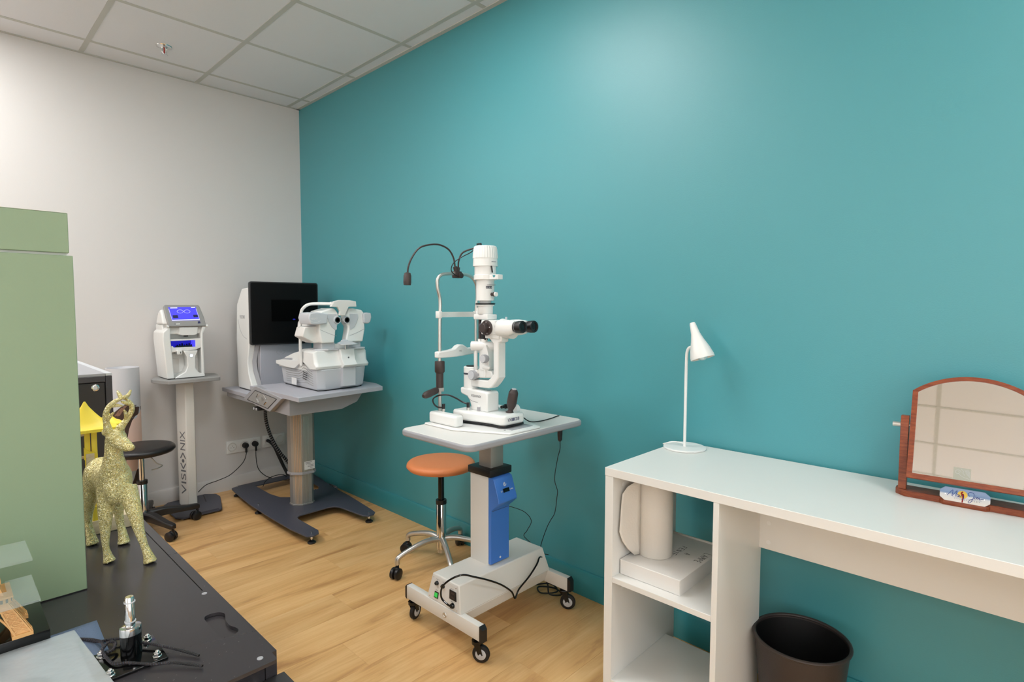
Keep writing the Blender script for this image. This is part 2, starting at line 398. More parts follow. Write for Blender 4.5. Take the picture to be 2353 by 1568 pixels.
def build_box():
    z0, z1 = .415, .462
    P = [(-.455, -3.093), (-.455, -3.300), (-.145, -3.300), (-.145, -3.093)]
    t = thing('carton', 'flat white cardboard box with handwriting on its lid, on the desk shelf', 'box', (-.3, -3.2, z0))
    ob('tray', MB().prism([(x+.001 if x < -.3 else x-.001, y+.001 if y < -3.2 else y-.001) for x, y in P], 'z', z0, z1-.003), M['card'], t)
    ob('lid', MB().prism(P, 'z', z1-.003, z1, .0008, 1).box(-.456, -.455, -3.298, -3.095, z0+.002, z1-.001), M['card'], t)
    ob('rear_flap', MB().box(-.147, -.143, -3.30, -3.095, z1-.002, z1+.006), M['paper'], t)
    # handwriting: reads towards -x, letters' tops towards -y
    O = {'LAMPE': (-.226, -3.268, .0175, .021), 'A': (-.268, -3.224, .016, .017), 'FENTE': (-.228, -3.190, .0175, .017)}
    G = {'L': [[(0, 1), (.1, 0), (.6, 0)]], 'A': [[(0, 0), (.35, 1), (.7, 0)], [(.1, .35), (.6, .35)]], 'M': [[(0, 0), (.1, 1), (.4, .3), (.65, 1), (.8, 0)]],
         'P': [[(0, 0), (0, 1), (.5, .95), (.55, .6), (.05, .5)]], 'E': [[(.55, 1), (0, 1), (0, 0), (.55, 0)], [(0, .5), (.4, .5)]],
         'F': [[(.6, 1), (0, 1), (0, 0)], [(0, .5), (.4, .5)]], 'N': [[(0, 0), (.05, 1), (.5, 0), (.6, 1)]], 'T': [[(0, 1), (.7, 1)], [(.35, 1), (.3, 0)]]}
    for wd, (ox, oy, cw, ch) in O.items():
        mb = MB(); rng = random.Random(len(wd))
        for i, ch_ in enumerate(wd):
            jx, jy, k = i*cw*1.02, rng.uniform(-.0015, .0015), (1.35 if ch_ == 'L' else rng.uniform(.8, 1.0))
            for st in G[ch_]:
                mb.ribbon([(ox-(jx+p[0]*cw*.95), oy-(jy+p[1]*ch*k), z1+.0002) for p in st], (0, 0, 1), .0014, .0002)
        ob('handwriting', mb, M['ink'], t, smooth=0)
        # paper roll standing on it
    c = (-.338, -3.150)
    t = thing('paper_roll', 'white paper roll standing on the flat box inside the desk shelf', 'paper roll', (c[0], c[1], z1))
    ob('roll', MB().lathe((c[0], c[1], z1+.0005), (c[0], c[1], z1+.247), [(0, .053), (.01, .0545), (.985, .0545), (1, .053), (1, .02), (.9, .019)], 48), M['paper'], t)
    rings = []
    for z, k in ((z1+.004, .22), (z1+.03, .50), (z1+.06, .78), (z1+.095, 1), (z1+.135, .93), (z1+.18, .88), (z1+.212, .82), (z1+.232, .55), (z1+.247, .12)):
        rr = []
        for s_ in range(7):
            q = s_/6*k
            rr.append((c[0]-.048-.105*q*(1-.18*q), c[1]+.026+.024*math.sin(q*1.5), z))
        rings.append(rr)
    f = ob('loose_end', MB().loft(rings, cap=False, closed=False), M['paper'], t, smooth=80)
    so = f.modifiers.new('thick', 'SOLIDIFY'); so.thickness = .0006
build_box()

def build_lamp():
    x, y, z = -.098, -3.125, .76
    t = thing('desk_lamp', 'slim white desk lamp with round base and cone head on the white desk', 'lamp', (x, y, z))
    ob('base', MB().lathe((x, y, z), (x, y, z+.007), [(0, .070), (.2, .073), (.8, .073), (1, .071)], 56), M['white'], t)
    ob('stem', MB().tube([(x, y, z+.006), (x, y, z+.12), (x, y, z+.24), (x, y-.001, z+.325), (x, y-.004, z+.348), (x, y-.012, z+.360), (x, y-.026, z+.361)], .0052, 16, 6), M['white'], t)
    a, b = V(x, y-.0195, z+.447), V(x-.004, y-.0625, z+.325)
    ob('shade', MB().lathe(a, b, [(0, .0085), (.04, .0105), (.3, .015), (.5, .0225), (.72, .033), (.92, .040), (1, .0405), (1.0, .0380), (.9, .0365)], 40, False).lathe(a, a+(b-a)*.02, [(0, .001), (1, .0088)], 40, False), M['white'], t)
    sb = ob('reflector', MB().lathe(a+(b-a)*.995, a+(b-a)*.86, [(0, .0382), (.6, .032), (1, .022)], 40, False), M['beige'], t)
    ob('bulb', MB().ell(a+(b-a)*.925, .019, .019, .017, 20), M['bulb'], t)
    ob('pivot', MB().cyl((x, y-.020, z+.361), (x, y-.034, z+.360), .007, seg=16), M['white'], t)
    ob('flex', MB().tube([(x-.0, y+.004, z+.016), (x-.006, y+.022, z+.019), (x-.010, y+.045, z+.017), (x-.014, y+.066, z+.009), (x-.006, y+.080, z+.003), (x+.02, y+.07, z+.003)], .0021, 8, 6), M['white'], t)
build_lamp()

def build_mirror():
    z0 = .76
    t = thing('table_mirror', 'tilting arched table mirror in a mahogany frame at the right end of the desk', 'mirror', (-.14, -3.9, z0))
    # local: s along the desk (0 at the left post, growing to the right), d towards the viewer; yawed a few degrees
    A = math.radians(3.2); org = V(-.150, -3.770, 0); sd = V(math.sin(A), -math.cos(A), 0); nd = V(-math.cos(A), -math.sin(A), 0)
    B = Matrix((( sd.x, nd.x, 0, org.x), (sd.y, nd.y, 0, org.y), (0, 0, 1, 0), (0, 0, 0, 1)))
    def L(mb): mb.xf(B); bmesh.ops.recalc_face_normals(mb.bm, faces=mb.bm.faces); return mb
    W = .290
    ob('base', L(MB().prism([(-.006, .0), (.015, .020), (.275, .020), (.296, 0), (.296, -.02), (.275, -.04), (.015, -.04), (-.006, -.02)], 'z', z0, z0+.0165, .001, 1)), M['mahog'], t)
    for s0 in (0, W-.018):
        p = ob('post', L(MB().prism([(-.012, z0+.0165), (.010, z0+.0165), (.010, z0+.195), (.004, z0+.213), (-.012, z0+.213)], 'x', s0, s0+.018, .001, 1)), M['mahog'], t)
        e = -1 if s0 == 0 else 1; q = s0 if s0 == 0 else s0+.018
        ob('knob', L(MB().cyl((q, -.001, z0+.188), (q+e*.018, -.001, z0+.188), .0068)), M['alu'], p)
    # swinging frame: local u (width) and v (height) around the pivot line, leaning back
    tilt = math.radians(19); pz = z0+.188
    Tm = B @ Matrix.Translation(V(W/2, -.001, pz)) @ Matrix.Rotation(tilt, 4, 'X')
    hw, vb, vs, vt = .1245, -.138, .094, .140
    def arc(hw, vb, vs, vt, n=20):
        h = vt-vs; R = (hw*hw+h*h)/(2*h); a = math.asin(hw/R)
        return [(-hw, vb), (hw, vb)]+[(R*math.sin(a-2*a*k/n), vt-R+R*math.cos(a-2*a*k/n)) for k in range(n+1)]
    outer, inner = arc(hw, vb, vs, vt), arc(hw-.0125, vb+.0135, vs-.003, vt-.0105)
    bm = MB(); n = len(outer); f3 = lambda p, d: (p[0], d, p[1])
    R = [[f3(p, d) for p in q] for q, d in ((outer, -.009), (outer, .009), (inner, .009), (inner, -.009))]
    Vv = [[bm.bm.verts.new(p) for p in r] for r in R]
    for i in range(4):
        for j in range(n): bm.bm.faces.new((Vv[i][j], Vv[i][(j+1) % n], Vv[(i+1) % 4][(j+1) % n], Vv[(i+1) % 4][j]))
    bm.xf(Tm); bmesh.ops.recalc_face_normals(bm.bm, faces=bm.bm.faces)
    fr = ob('mirror_frame', bm, M['mahog'], t, .001)
    g = MB().prism(inner, 'y', .003, .006); g.xf(Tm); bmesh.ops.recalc_face_normals(g.bm, faces=g.bm.faces)
    gl = ob('mirror_glass', g, M['mirror'], fr, smooth=0)
    e = MB().box(-.0285, .0055, .006, .0066, -.1235, -.0935); e.xf(Tm); bmesh.ops.recalc_face_normals(e.bm, faces=e.bm.faces)
    ob('etched_square', e, M['etched'], fr, smooth=0, label='matt grey-green etched square with a bird relief')
    st = MB(); nn = (0, 1, 0)
    def poly(pts): st.ribbon([(p[0], .0066, p[1]) for p in pts], nn, .0005, .0003)
    poly([(-.020+.0065*math.cos(a*.35)*(1-a*.03), -.105+.0065*math.sin(a*.35)*(1-a*.03)) for a in range(22)])
    poly([(-.018, -.108), (-.014, -.113), (-.008, -.116), (.003, -.119)]); poly([(-.013, -.097), (-.009, -.101), (-.010, -.106), (-.006, -.111)])
    for k in range(5): poly([(-.007+k*.001, -.099-k*.002), (0, -.098-k*.003), (.004, -.103-k*.003)])
    st.xf(Tm); bmesh.ops.recalc_face_normals(st.bm, faces=st.bm.faces); ob('relief', st, M['lgrey'], fr, smooth=0)
    for s0 in (.0180, W-.0225): ob('pivot_pin', L(MB().cyl((s0, -.001, pz), (s0+.0045, -.001, pz), .003)), M['alu'], fr)
    # name plaque on its wooden foot
    oct_ = [(.092, z0), (.188, z0), (.188, z0+.030), (.176, z0+.040), (.104, z0+.040), (.092, z0+.030)]
    ft = ob('plaque_foot', L(MB().prism([(.090, .0205), (.098, .029), (.182, .029), (.190, .0205), (.190, .012), (.090, .012)], 'z', z0, z0+.012, .0008, 1)
            .prism([(.092, z0+.012), (.188, z0+.012), (.188, z0+.034), (.177, z0+.041), (.103, z0+.041), (.092, z0+.034)], 'y', .014, .021)), M['mahog'], t)
    Pm = B @ Matrix.Translation(V(.140, .0255, z0+.013)) @ Matrix.Rotation(math.radians(10), 4, 'X')
    def Q(mb): mb.xf(Pm); bmesh.ops.recalc_face_normals(mb.bm, faces=mb.bm.faces); return mb
    pl = ob('plaque', Q(MB().prism([(-.039, -.002), (.039, -.002), (.0495, .007), (.0495, .024), (.039, .033), (-.039, .033), (-.0495, .024), (-.0495, .007)], 'y', 0, .002, .0004, 1)), M['plaque'], ft, smooth=0)
    d = .0021
    # raised print joined to the plaque part group
    def stroke(name, strokes, wdt, m, oy=d):
        mb = MB()
        for s_ in strokes:
            q = spline([V(p[0], 0, p[1]) for p in s_], 5) if len(s_) > 2 else [V(p[0], 0, p[1]) for p in s_]
            mb.ribbon([(p.x, oy, p.z) for p in q], (0, 1, 0), wdt, .00012)
        return ob(name, Q(mb), m, t, smooth=0)
    ob('printed_sun', Q(MB().prism(circ(-.004, .0185, .0098, 28, ry=.0095), 'y', d-.0001, d+.0001)), M['sun'], t, smooth=0)
    maui = [[(-.034, .012), (-.030, .018), (-.0235, .0265), (-.0240, .018), (-.0245, .012), (-.020, .019), (-.0150, .0265), (-.0165, .018), (-.0175, .012)],
            [(-.0115, .018), (-.0140, .0165), (-.0150, .013), (-.0130, .012), (-.0110, .016), (-.0115, .0125), (-.0098, .0125)],
            [(-.0092, .0175), (-.0100, .013), (-.0080, .0125), (-.0060, .0175), (-.0065, .013), (-.0050, .0125)], [(-.0035, .0175), (-.0042, .013), (-.0030, .0125)], [(-.0030, .0205), (-.0027, .021)]]
    jim = [[(.010, .0175), (.0065, .0225), (.010, .0270), (.0165, .0265), (.0185, .021), (.0160, .012), (.0120, .003), (.0085, .001), (.0075, .004), (.0110, .009), (.018, .013)],
           [(.0205, .0180), (.0195, .0135), (.0210, .0130)], [(.0215, .0210), (.0218, .0215)],
           [(.0235, .0180), (.0225, .0130), (.0235, .0160), (.0260, .0180), (.0255, .0130), (.0270, .0165), (.0290, .0175), (.0285, .0130), (.0330, .0150), (.0370, .0160)]]
    stroke('printed_script', maui, .0011, M['blueink']); stroke('printed_script', jim, .0011, M['blueink'])
    stroke('printed_line', [[(-.024, .0098), (.033, .0098)]], .0004, M['blueink'])
    stroke('printed_bird', [[(-.004, .025), (-.0065, .022), (-.0045, .018), (-.0030, .012), (-.0035, .006), (-.0040, .0005)], [(-.006, .020), (-.0025, .019), (-.0020, .014)]], .0026, M['redink'], d+.0002)
    stroke('printed_bird', [[(-.0018, .017), (-.0015, .012), (-.0025, .006)]], .0012, M['blueink'], d+.0003)
    o = V(*(Pm @ V(-.020, d+.0001, .0056)))
    text('printed_caption', 'S U N G L A S S E S', o, Pm.to_3x3() @ V(1, 0, 0), Pm.to_3x3() @ V(0, 0, 1), .050, .0026, M['greyink'], t, .0001)
    for x in (-.038, .038): ob('screw', Q(MB().cyl((x, d-.0002, .015), (x, d+.001, .015), .0013, seg=12)), M['chrome'], t)
build_mirror()

def build_bin():
    c = (-.190, -3.553); zt = .287
    t = thing('waste_bin', 'round dark taupe plastic waste bin on the floor under the desk', 'bin', (c[0], c[1], 0))
    ob('body', MB().lathe((c[0], c[1], 0), (c[0], c[1], zt-.004), [(0, .098), (.02, .1), (1, .128), (1, .1255), (.03, .097), (.03, .002)], 56), M['binp'], t)
    ob('liner', MB().lathe((c[0], c[1], .012), (c[0], c[1], zt-.012), [(0, .001), (0, .095), (1, .1238)], 56, False), M['bini'], t)
    P = [(c[0]+.1285*math.cos(a), c[1]+.1285*math.sin(a), zt-.005) for a in [2*PI*k/64 for k in range(65)]]
    ob('rim', MB().tube(P, .0052, 10, 0, False), M['binp'], t, label='rolled rim, slightly shinier than the body')
build_bin()

# ------------------------------------------------------------ wall sockets and their cables
def build_sockets():
    y = -.001
    for x0, x1, z0, z1, xs, lab in ((-.568, -.338, .252, .338, (-.53, -.4475, -.3815), 'white triple socket plate on the white wall, two black plugs in it'),
                                    (-.322, -.163, .252, .338, (-.278, -.2), 'white double socket plate on the white wall nearest the corner by the corner')):
        t = thing('wall_socket', lab, 'socket', ((x0+x1)/2, 0, z0), 'socket plates on the white wall')
        ob('plate', MB().box(x0, x1, -.009, 0, z0, z1, .002), M['white'], t)
        for x in xs:
            r = ob('socket_ring', MB().lathe((x, -.009, .295), (x, -.0125, .295), [(0, .030), (1, .029), (1, .026), (.2, .025)], 28), M['offwhite'], t)
            ob('socket_well', MB().cyl((x, -.0105, .295), (x, -.0108, .295), .024), M['white'], r)
            if x == -.53:
                for dx, dz in ((-.009, -.004), (.009, -.004), (0, .008)): ob('pin_hole', MB().cyl((x+dx, -.0107, .295+dz), (x+dx, -.0112, .295+dz), .0022, seg=10), M['ink'], r)
    for x, lab, pts in ((-.4475, 'thin black cable with round plug from the wall socket to the slim white stand',
                         [(-.4475, -.035, .27), (-.448, -.036, .238), (-.475, -.04, .18), (-.56, -.05, .118), (-.644, -.06, .098), (-.724, -.08, .09), (-.79, -.14, .072)]),
                        (-.3815, 'thin black cable with round plug hanging down behind the dark steel base',
                         [(-.3815, -.035, .27), (-.384, -.04, .2), (-.374, -.05, .12), (-.33, -.065, .062), (-.27, -.08, .03), (-.22, -.09, .012), (-.17, -.10, .005)])):
        t = thing('power_cable', lab, 'cable', (x, -.03, 0))
        ob('plug', MB().lathe((x, -.0115, .295), (x, -.046, .295), [(0, .0195), (.7, .019), (1, .015)], 24).tube([(x, -.038, .29), (x, -.037, .27), (x, -.036, .248)], .007, 12, 3), M['blackr'], t)
        ob('cord', MB().tube(pts, .0026, 8, 8), M['blackr'], t)
    t = tag(ob('cable_sleeve', MB().tube([(-.29, -.012, .30), (-.285, -.04, .296), (-.268, -.075, .262), (-.245, -.095, .19), (-.215, -.12, .10), (-.19, -.16, .03), (-.17, -.22, .022)], .011, 12, 8), M['blackr']),
            'smooth black cable hose coming out of the double socket plate', 'cable')
    # ribbed sleeve from under the table to the floor
    pts = [V(-.50, -.55, .655), V(-.490, -.45, .60), V(-.469, -.43, .511), V(-.432, -.42, .406), (-.386), ]
    pts = [V(-.50, -.55, .660), V(-.487, -.47, .60), V(-.467, -.44, .505), V(-.430, -.43, .40), V(-.384, -.43, .31), V(-.33, -.43, .23), V(-.28, -.40, .14), V(-.22, -.33, .05), V(-.16, -.28, .022), V(-.095, -.30, .018), V(-.06, -.42, .018), V(-.048, -.53, .018), V(-.085, -.575, .020), V(-.17, -.50, .018), V(-.25, -.40, .017)]
    P = spline(pts, 10); mb = MB(); n = len(P)
    mb.tube([tuple(p) for p in P], .0105, 10, 0)
    o = tag(ob('spiral_cable_sleeve', mb, M['blackr']), 'black spiral cable sleeve hanging from the grey table and looping on the floor', 'cable')
    sp = MB(); ln = 0
    Q = []
    for i in range(n-1):
        a, b = P[i], P[i+1]; d = (b-a).normalized(); u = d.cross(V(0, 1, .3)).normalized(); v = d.cross(u)
        for k in range(4):
            q = a.lerp(b, k/4); ang = (ln+(b-a).length*k/4)/.016*2*PI
            Q.append(q+(u*math.cos(ang)+v*math.sin(ang))*.0108)
        ln += (b-a).length
    ob('spiral_wrap', sp.tube([tuple(q) for q in Q], .0016, 5, 0), M['mgrey'], o)
    tag(ob('thin_cable', MB().tube([(-.20, -.155, .026), (-.25, -.165, .075), (-.33, -.175, .080), (-.39, -.205, .066), (-.42, -.25, .058), (-.43, -.262, .053)], .0025, 8, 8), M['blackr']), 'thin black cable arching over the rear bar of the dark steel base', 'cable')
build_sockets()

# ------------------------------------------------------------ swivel stools
def build_stool(name, label, c, zs, rad, R, ang0, hub, seatmat, legmat, dark):
    x, y = c; t = thing(name, label, 'stool', (x, y, 0))
    ob('seat', MB().lathe((x, y, zs-.045), (x, y, zs), [(0, rad*.80), (.15, rad*.93), (.45, rad), (.7, rad*.985), (.9, rad*.93), (.98, rad*.8), (1, .002)], 56), seatmat, t, smooth=60)
    ob('seat_plate', MB().cyl((x, y, zs-.052), (x, y, zs-.044), .05), M['black'], t)
    ob('piston', MB().cyl((x, y, hub+.05), (x, y, zs-.05), .0145 if not dark else .014), M['blackg'] if not dark else M['chrome'], t)
    ob('column', MB().lathe((x, y, hub-.04), (x, y, zs-.21), [(0, .024), (.97, .024), (1, .02)]), M['chrome'], t)
    ob('collar', MB().cyl((x, y, zs-.215), (x, y, zs-.195), .026), M['black'], t)
    if not dark: ob('column_foot', MB().cyl((x, y, hub-.06), (x, y, hub-.035), .019), M['alu'], t)
    for k in range(5):
        a = ang0+k*2*PI/5; d = V(math.cos(a), math.sin(a), 0); s_ = V(-d.y, d.x, 0)
        if not dark:
            pts = [(x+d.x*.02, y+d.y*.02, hub+.008), (x+d.x*.07, y+d.y*.07, hub+.012), (x+d.x*R*.6, y+d.y*R*.6, hub), (x+d.x*R*.9, y+d.y*R*.9, hub-.022), (x+d.x*R, y+d.y*R, hub-.038), (x+d.x*R, y+d.y*R, hub-.06)]
            leg = ob('leg', MB().tube(pts, .012, 12, 6, taper=[(0, .015), (.5, .0125), (1, .012)]), M[legmat], t, smooth=60)
        else:
            rings = []
            for q, h, wd, zz in ((.02, .05, .048, hub), (.1, .045, .044, hub+.004), (R*.8, .03, .036, hub-.008), (R, .028, .034, hub-.012), (R+.012, .02, .022, hub-.013)):
                o_ = V(x, y, zz)+d*q
                rings.append([o_+s_*(wd/2*a1)+V(0, 0, h/2*b1) for a1, b1 in ((-1, -1), (1, -1), (1, .6), (.7, 1), (-.7, 1), (-1, .6))])
            leg = ob('leg', MB().loft(rings), M[legmat], t, .003)
        wc = V(x, y, .026)+d*R; ww = (k*1.3+.6); wd_ = V(math.cos(ww), math.sin(ww), 0); up = V(-wd_.y, wd_.x, 0)*.012
        whs = MB()
        for e in (-1, 1): whs.lathe(wc+up+wd_*(e*.005), wc+up+wd_*(e*.022), [(0, .024), (.15, .026), (.8, .026), (1, .020)], 22)
        ob('caster', whs, M['black'], leg)
        ob('caster_fork', MB().cyl(wc+V(0, 0, .002), (wc.x, wc.y, hub-.03), .0075, seg=12).lathe(wc+up*.6+V(0, 0, -.002), wc+up*.6+V(0, 0, .029), [(0, .017), (.6, .017), (1, .010)], 14), M['black'], leg)
    if dark:
        ob('lever', MB().tube([(x+.015, y-.03, zs-.055), (x+.035, y-.05, zs-.065), (x+.06, y-.06, zs-.10), (x+.085, y-.065, zs-.115), (x+.06, y-.075, zs-.125), (x+.03, y-.07, zs-.13)], .003, 8, 5), M['alu'], t)
build_stool('swivel_stool', 'round orange vinyl swivel stool with chrome star base beside the slit lamp table', (-.252, -1.942), .521, .166, .232, math.radians(98), .125, M['orange'], 'alu', False)
build_stool('swivel_stool', 'round black swivel stool with black star base behind the gold deer', (-1.157, -.425), .488, .167, .272, math.radians(-74), .092, M['blackv'], 'black', True)

# ------------------------------------------------------------ slit lamp table on casters
def build_slit_table():
    t = thing('instrument_table', 'white height-adjustable table with blue switch panel, on four casters by the teal wall', 'table', (-.395, -2.45, 0))
    zt = .795
    ob('tabletop', MB().prism(rrect(-.708, -.074, -2.658, -2.266, .032), 'z', zt-.010, zt), M['offwhite'], t, .0015)
    ob('edge_band', MB().prism(rrect(-.7135, -.0685, -2.6635, -2.2605, .036), 'z', zt-.026, zt-.0008), M['mgrey'], t, .0075, seg=4)
    ob('inner_column', MB().box(-.432, -.362, -2.478, -2.408, .55, zt-.026, .003), M['alum'], t)
    ob('mounting_plate', MB().box(-.50, -.29, -2.53, -2.37, zt-.034, zt-.026), M['mgrey'], t)
    ob('collar', MB().box(-.460, -.338, -2.502, -2.372, .596, .625, .003), M['black'], t)
    ob('outer_column', MB().box(-.452, -.346, -2.482, -2.378, .235, .597, .003), M['powder'], t)
    # blue control housing on the operator's side
    b = ob('switch_housing', MB().prism([(-2.482, .245), (-2.497, .245), (-2.497, .462), (-2.540, .500), (-2.540, .512), (-2.512, .590), (-2.500, .594), (-2.482, .594)], 'x', -.450, -.348, .0015, 1), M['blue'], t)
    ob('seam', MB().box(-.446, -.352, -2.4975, -2.497, .4575, .459), M['navy'], b, smooth=0)
    dn = V(0, -.940, .341); up = V(0, .338, .941).normalized(); dn = V(1, 0, 0).cross(up)
    ctr = V(-.399, -2.527, .548)
    def q(x, h): return ctr+V(x, 0, 0)+up*h
    rk = MB(); 
    for d0, d1, sx, sz in ((.0, .003, .016, .0075), (.003, .005, .013, .005)):
        rk.loft([[q(-sx, -sz)+dn*d0-up*.006, q(sx, -sz)+dn*d0-up*.006, q(sx, sz)+dn*d0-up*.006, q(-sx, sz)+dn*d0-up*.006], [q(-sx, -sz)+dn*d1-up*.006, q(sx, -sz)+dn*d1-up*.006, q(sx, sz)+dn*d1-up*.006, q(-sx, sz)+dn*d1-up*.006]])
    ob('rocker_switch', rk, M['blackg'], b)
    o = q(-.029, -.010)+dn*.0008; text('label_print', 'UP', o, (1, 0, 0), up, .009, .005, M['palegrey'], b, .0003)
    o = q(.019, -.010)+dn*.0008; text('label_print', 'DOWN', o, (1, 0, 0), up, .019, .005, M['palegrey'], b, .0003)
    lg = MB()
    for pts in ([(-.008, .014), (-.006, .021), (.001, .024)], [(-.004, .014), (-.002, .019), (.003, .021)], [(-.006, .011), (0, .011), (.008, .015)], [(-.002, .012), (.004, .013), (.008, .017)]):
        lg.ribbon([q(a*.9, c_)+dn*.0008 for a, c_ in pts], dn, .0022, .0003)
    ob('emblem', lg, M['palegrey'], b, smooth=0)
    text('label_print', 'MED', q(-.002, .004)+dn*.0008, (1, 0, 0), up, .013, .0028, M['palegrey'], b, .0003) if 0 else None
    ob('screw', MB().cyl((-.399, -2.496, .262), (-.399, -2.4985, .262), .0042), M['palegrey'], b)
    # base box: trapezoid section, axis along x
    bx = ob('base_box', MB().loft([[(-.652, -2.348, .140), (-.652, -2.548, .140), (-.640, -2.525, .240), (-.640, -2.372, .240)],
        [(-.150, -2.348, .140), (-.150, -2.548, .140), (-.172, -2.525, .240), (-.172, -2.372, .240)]]).loft([[(-.640, -2.352, .092), (-.640, -2.530, .092), (-.640, -2.547, .141), (-.640, -2.349, .141)], [(-.16, -2.352, .092), (-.16, -2.530, .092), (-.16, -2.547, .141), (-.16, -2.349, .141)]]), M['powder'], t, .004)
    # connection panel on the -x end, tilted
    A0, A1 = V(-.6525, 0, .142), V(-.6410, 0, .238); pu = (A1-A0).normalized(); pn = V(0, -1, 0).cross(pu)
    def pp(s, h, d=0):   # s: 0 (back) .. 1 (front) ; h metres up
        f = h/.098; yb = -2.350+(-2.374+2.350)*f; yf = -2.546+(-2.523+2.546)*f
        return V(0, yb+(yf-yb)*s, 0)+V(A0.x, 0, A0.z)+pu*h+pn*d
    pan = ob('connection_panel', MB().loft([[pp(.05, .004, 0), pp(.95, .004, 0), pp(.95, .092, 0), pp(.05, .092, 0)], [pp(.05, .004, .0015), pp(.95, .004, .0015), pp(.95, .092, .0015), pp(.05, .092, .0015)]]), M['offwhite'], t)
    for s in (.24, .46): ob('fuse_knob', MB().lathe(pp(s, .070, .001), pp(s, .070, .012), [(0, .0085), (.6, .0075), (1, .005)], 18), M['black'], pan)
    def plate(name, s0, s1, h0, h1, d0, d1, m, par): return ob(name, MB().loft([[pp(s0, h0, d0), pp(s1, h0, d0), pp(s1, h1, d0), pp(s0, h1, d0)], [pp(s0, h0, d1), pp(s1, h0, d1), pp(s1, h1, d1), pp(s0, h1, d1)]]), M[m], par)
    r = plate('power_rocker', .22, .34, .014, .038, .001, .004, 'black', pan); plate('rocker_lens', .235, .325, .018, .034, .004, .0055, 'greenlit', r)
    k = plate('appliance_socket', .70, .92, .040, .072, .001, .004, 'black', pan); plate('socket_insert', .74, .88, .045, .067, .004, .0045, 'bronze', k)
    for s in (.775, .81, .845): plate('socket_slot', s-.008, s+.008, .052, .060, .0045, .005, 'ink', k)
    ob('fuse_holder', MB().lathe(pp(.80, .020, .001), pp(.80, .020, .012), [(0, .0105), (.6, .0095), (1, .007)], 18), M['blackg'], pan)
    for s, h in ((.08, .086), (.92, .086), (.08, .010), (.92, .010)): ob('screw', MB().cyl(pp(s, h, .001), pp(s, h, .0025), .002, seg=10), M['chrome'], pan)
    for s, h, w_, bd in ((.19, .083, .018, 'FUSE 3A'), (.42, .083, .018, 'FUSE 3A'), (.23, .042, .012, 'POWER'), (.72, .0755, .018, 'OUTPUT'), (.74, .031, .010, 'INPUT')):
        text('label_print', bd, pp(s, h, .0017), (0, -1, 0), pu, w_, .0022, M['greyink'], pan, .0002)
    # two cross beams with end caps and casters
    for x0, x1, nm in ((-.656, -.630, 'front'), (-.162, -.136, 'rear')):
        bm_ = ob('cross_beam', MB().box(x0, x1, -2.652, -2.222, .088, .142, .0015), M['powder'], t)
        for y0, y1 in ((-2.666, -2.652), (-2.222, -2.208)):
            s = 1 if y0 < -2.5 else -1
            ob('end_cap', MB().loft([[(x0-.001, y0 if s < 0 else y1, .086), (x1+.001, y0 if s < 0 else y1, .086), (x1+.001, y0 if s < 0 else y1, .144), (x0-.001, y0 if s < 0 else y1, .144)],
                 [(x0+.002, y1 if s < 0 else y0, .088), (x1-.002, y1 if s < 0 else y0, .088), (x1-.002, y1 if s < 0 else y0, .132), (x0+.002, y1 if s < 0 else y0, .132)]]), M['black'], bm_)
        for y in (-2.625, -2.245):
            cx = (x0+x1)/2; w_ = .55 if y < -2.5 else (1.9 if nm == 'front' else .5)
            ax = V(math.cos(w_), math.sin(w_), 0); fwd = V(-ax.y, ax.x, 0)*(-.016); wc = V(cx, y, .032)+fwd
            cs = ob('caster', MB().lathe(wc-ax*.009, wc+ax*.009, [(0, .024), (.12, .0305), (.3, .032), (.7, .032), (.88, .0305), (1, .024)], 28), M['blackr'], bm_)
            ob('caster_hub', MB().lathe(wc-ax*.0105, wc+ax*.0105, [(0, .007), (.05, .021), (.95, .021), (1, .007)], 24), M['lgrey'], cs) if 0 else None
            hub = MB()
            for e in (-1, 1):
                hub.lathe(wc+ax*(e*.0088), wc+ax*(e*.0100), [(0, .0200), (1, .0180), (1, .010)], 24); hub.cyl(wc+ax*(e*.009), wc+ax*(e*.017), .005, seg=12)
            ob('caster_hub', hub, M['lgrey'], bm_)
            fk = MB()
            for e in (-1, 1):
                p = wc+ax*(e*.013); a_ = ax*.0012
                up_ = V(cx, y, .082)+ax*(e*.013)
                f1 = fwd.normalized()*.008
                fk.loft([[p-f1-a_, p+f1-a_, p+f1+a_, p-f1+a_], [up_-f1*1.8-a_, up_+f1*1.6-a_, up_+f1*1.6+a_, up_-f1*1.8+a_]])
            fk.cyl((cx, y, .068), (cx, y, .080), .0185, seg=20).cyl((cx, y, .078), (cx, y, .090), .011, seg=16)
            ob('caster_fork', fk, M['blackg'], bm_)
    ob('hex_bolt', MB().lathe((-.656, -2.462, .112), (-.6585, -2.462, .112), [(0, .0105), (1, .0095), (1, .006), (.2, .005)], 20), M['alu'], t)
    # its own cords
    tag(ob('mains_cable', MB().tube([tuple(pp(.80, .020, .010)), (-.672, -2.500, .172), (-.684, -2.478, .195), (-.684, -2.482, .235), (-.672, -2.515, .272), (-.64, -2.545, .288), (-.595, -2.560, .270), (-.529, -2.566, .236), (-.46, -2.566, .193), (-.405, -2.566, .146), (-.385, -2.566, .112), (-.362, -2.566, .140), (-.298, -2.562, .168), (-.245, -2.556, .198), (-.215, -2.545, .215), (-.165, -2.52, .19), (-.118, -2.48, .15), (-.105, -2.46, .10)], .0036, 10, 8), M['blackg']), 'thick black cord draped across the white table base', 'cable')
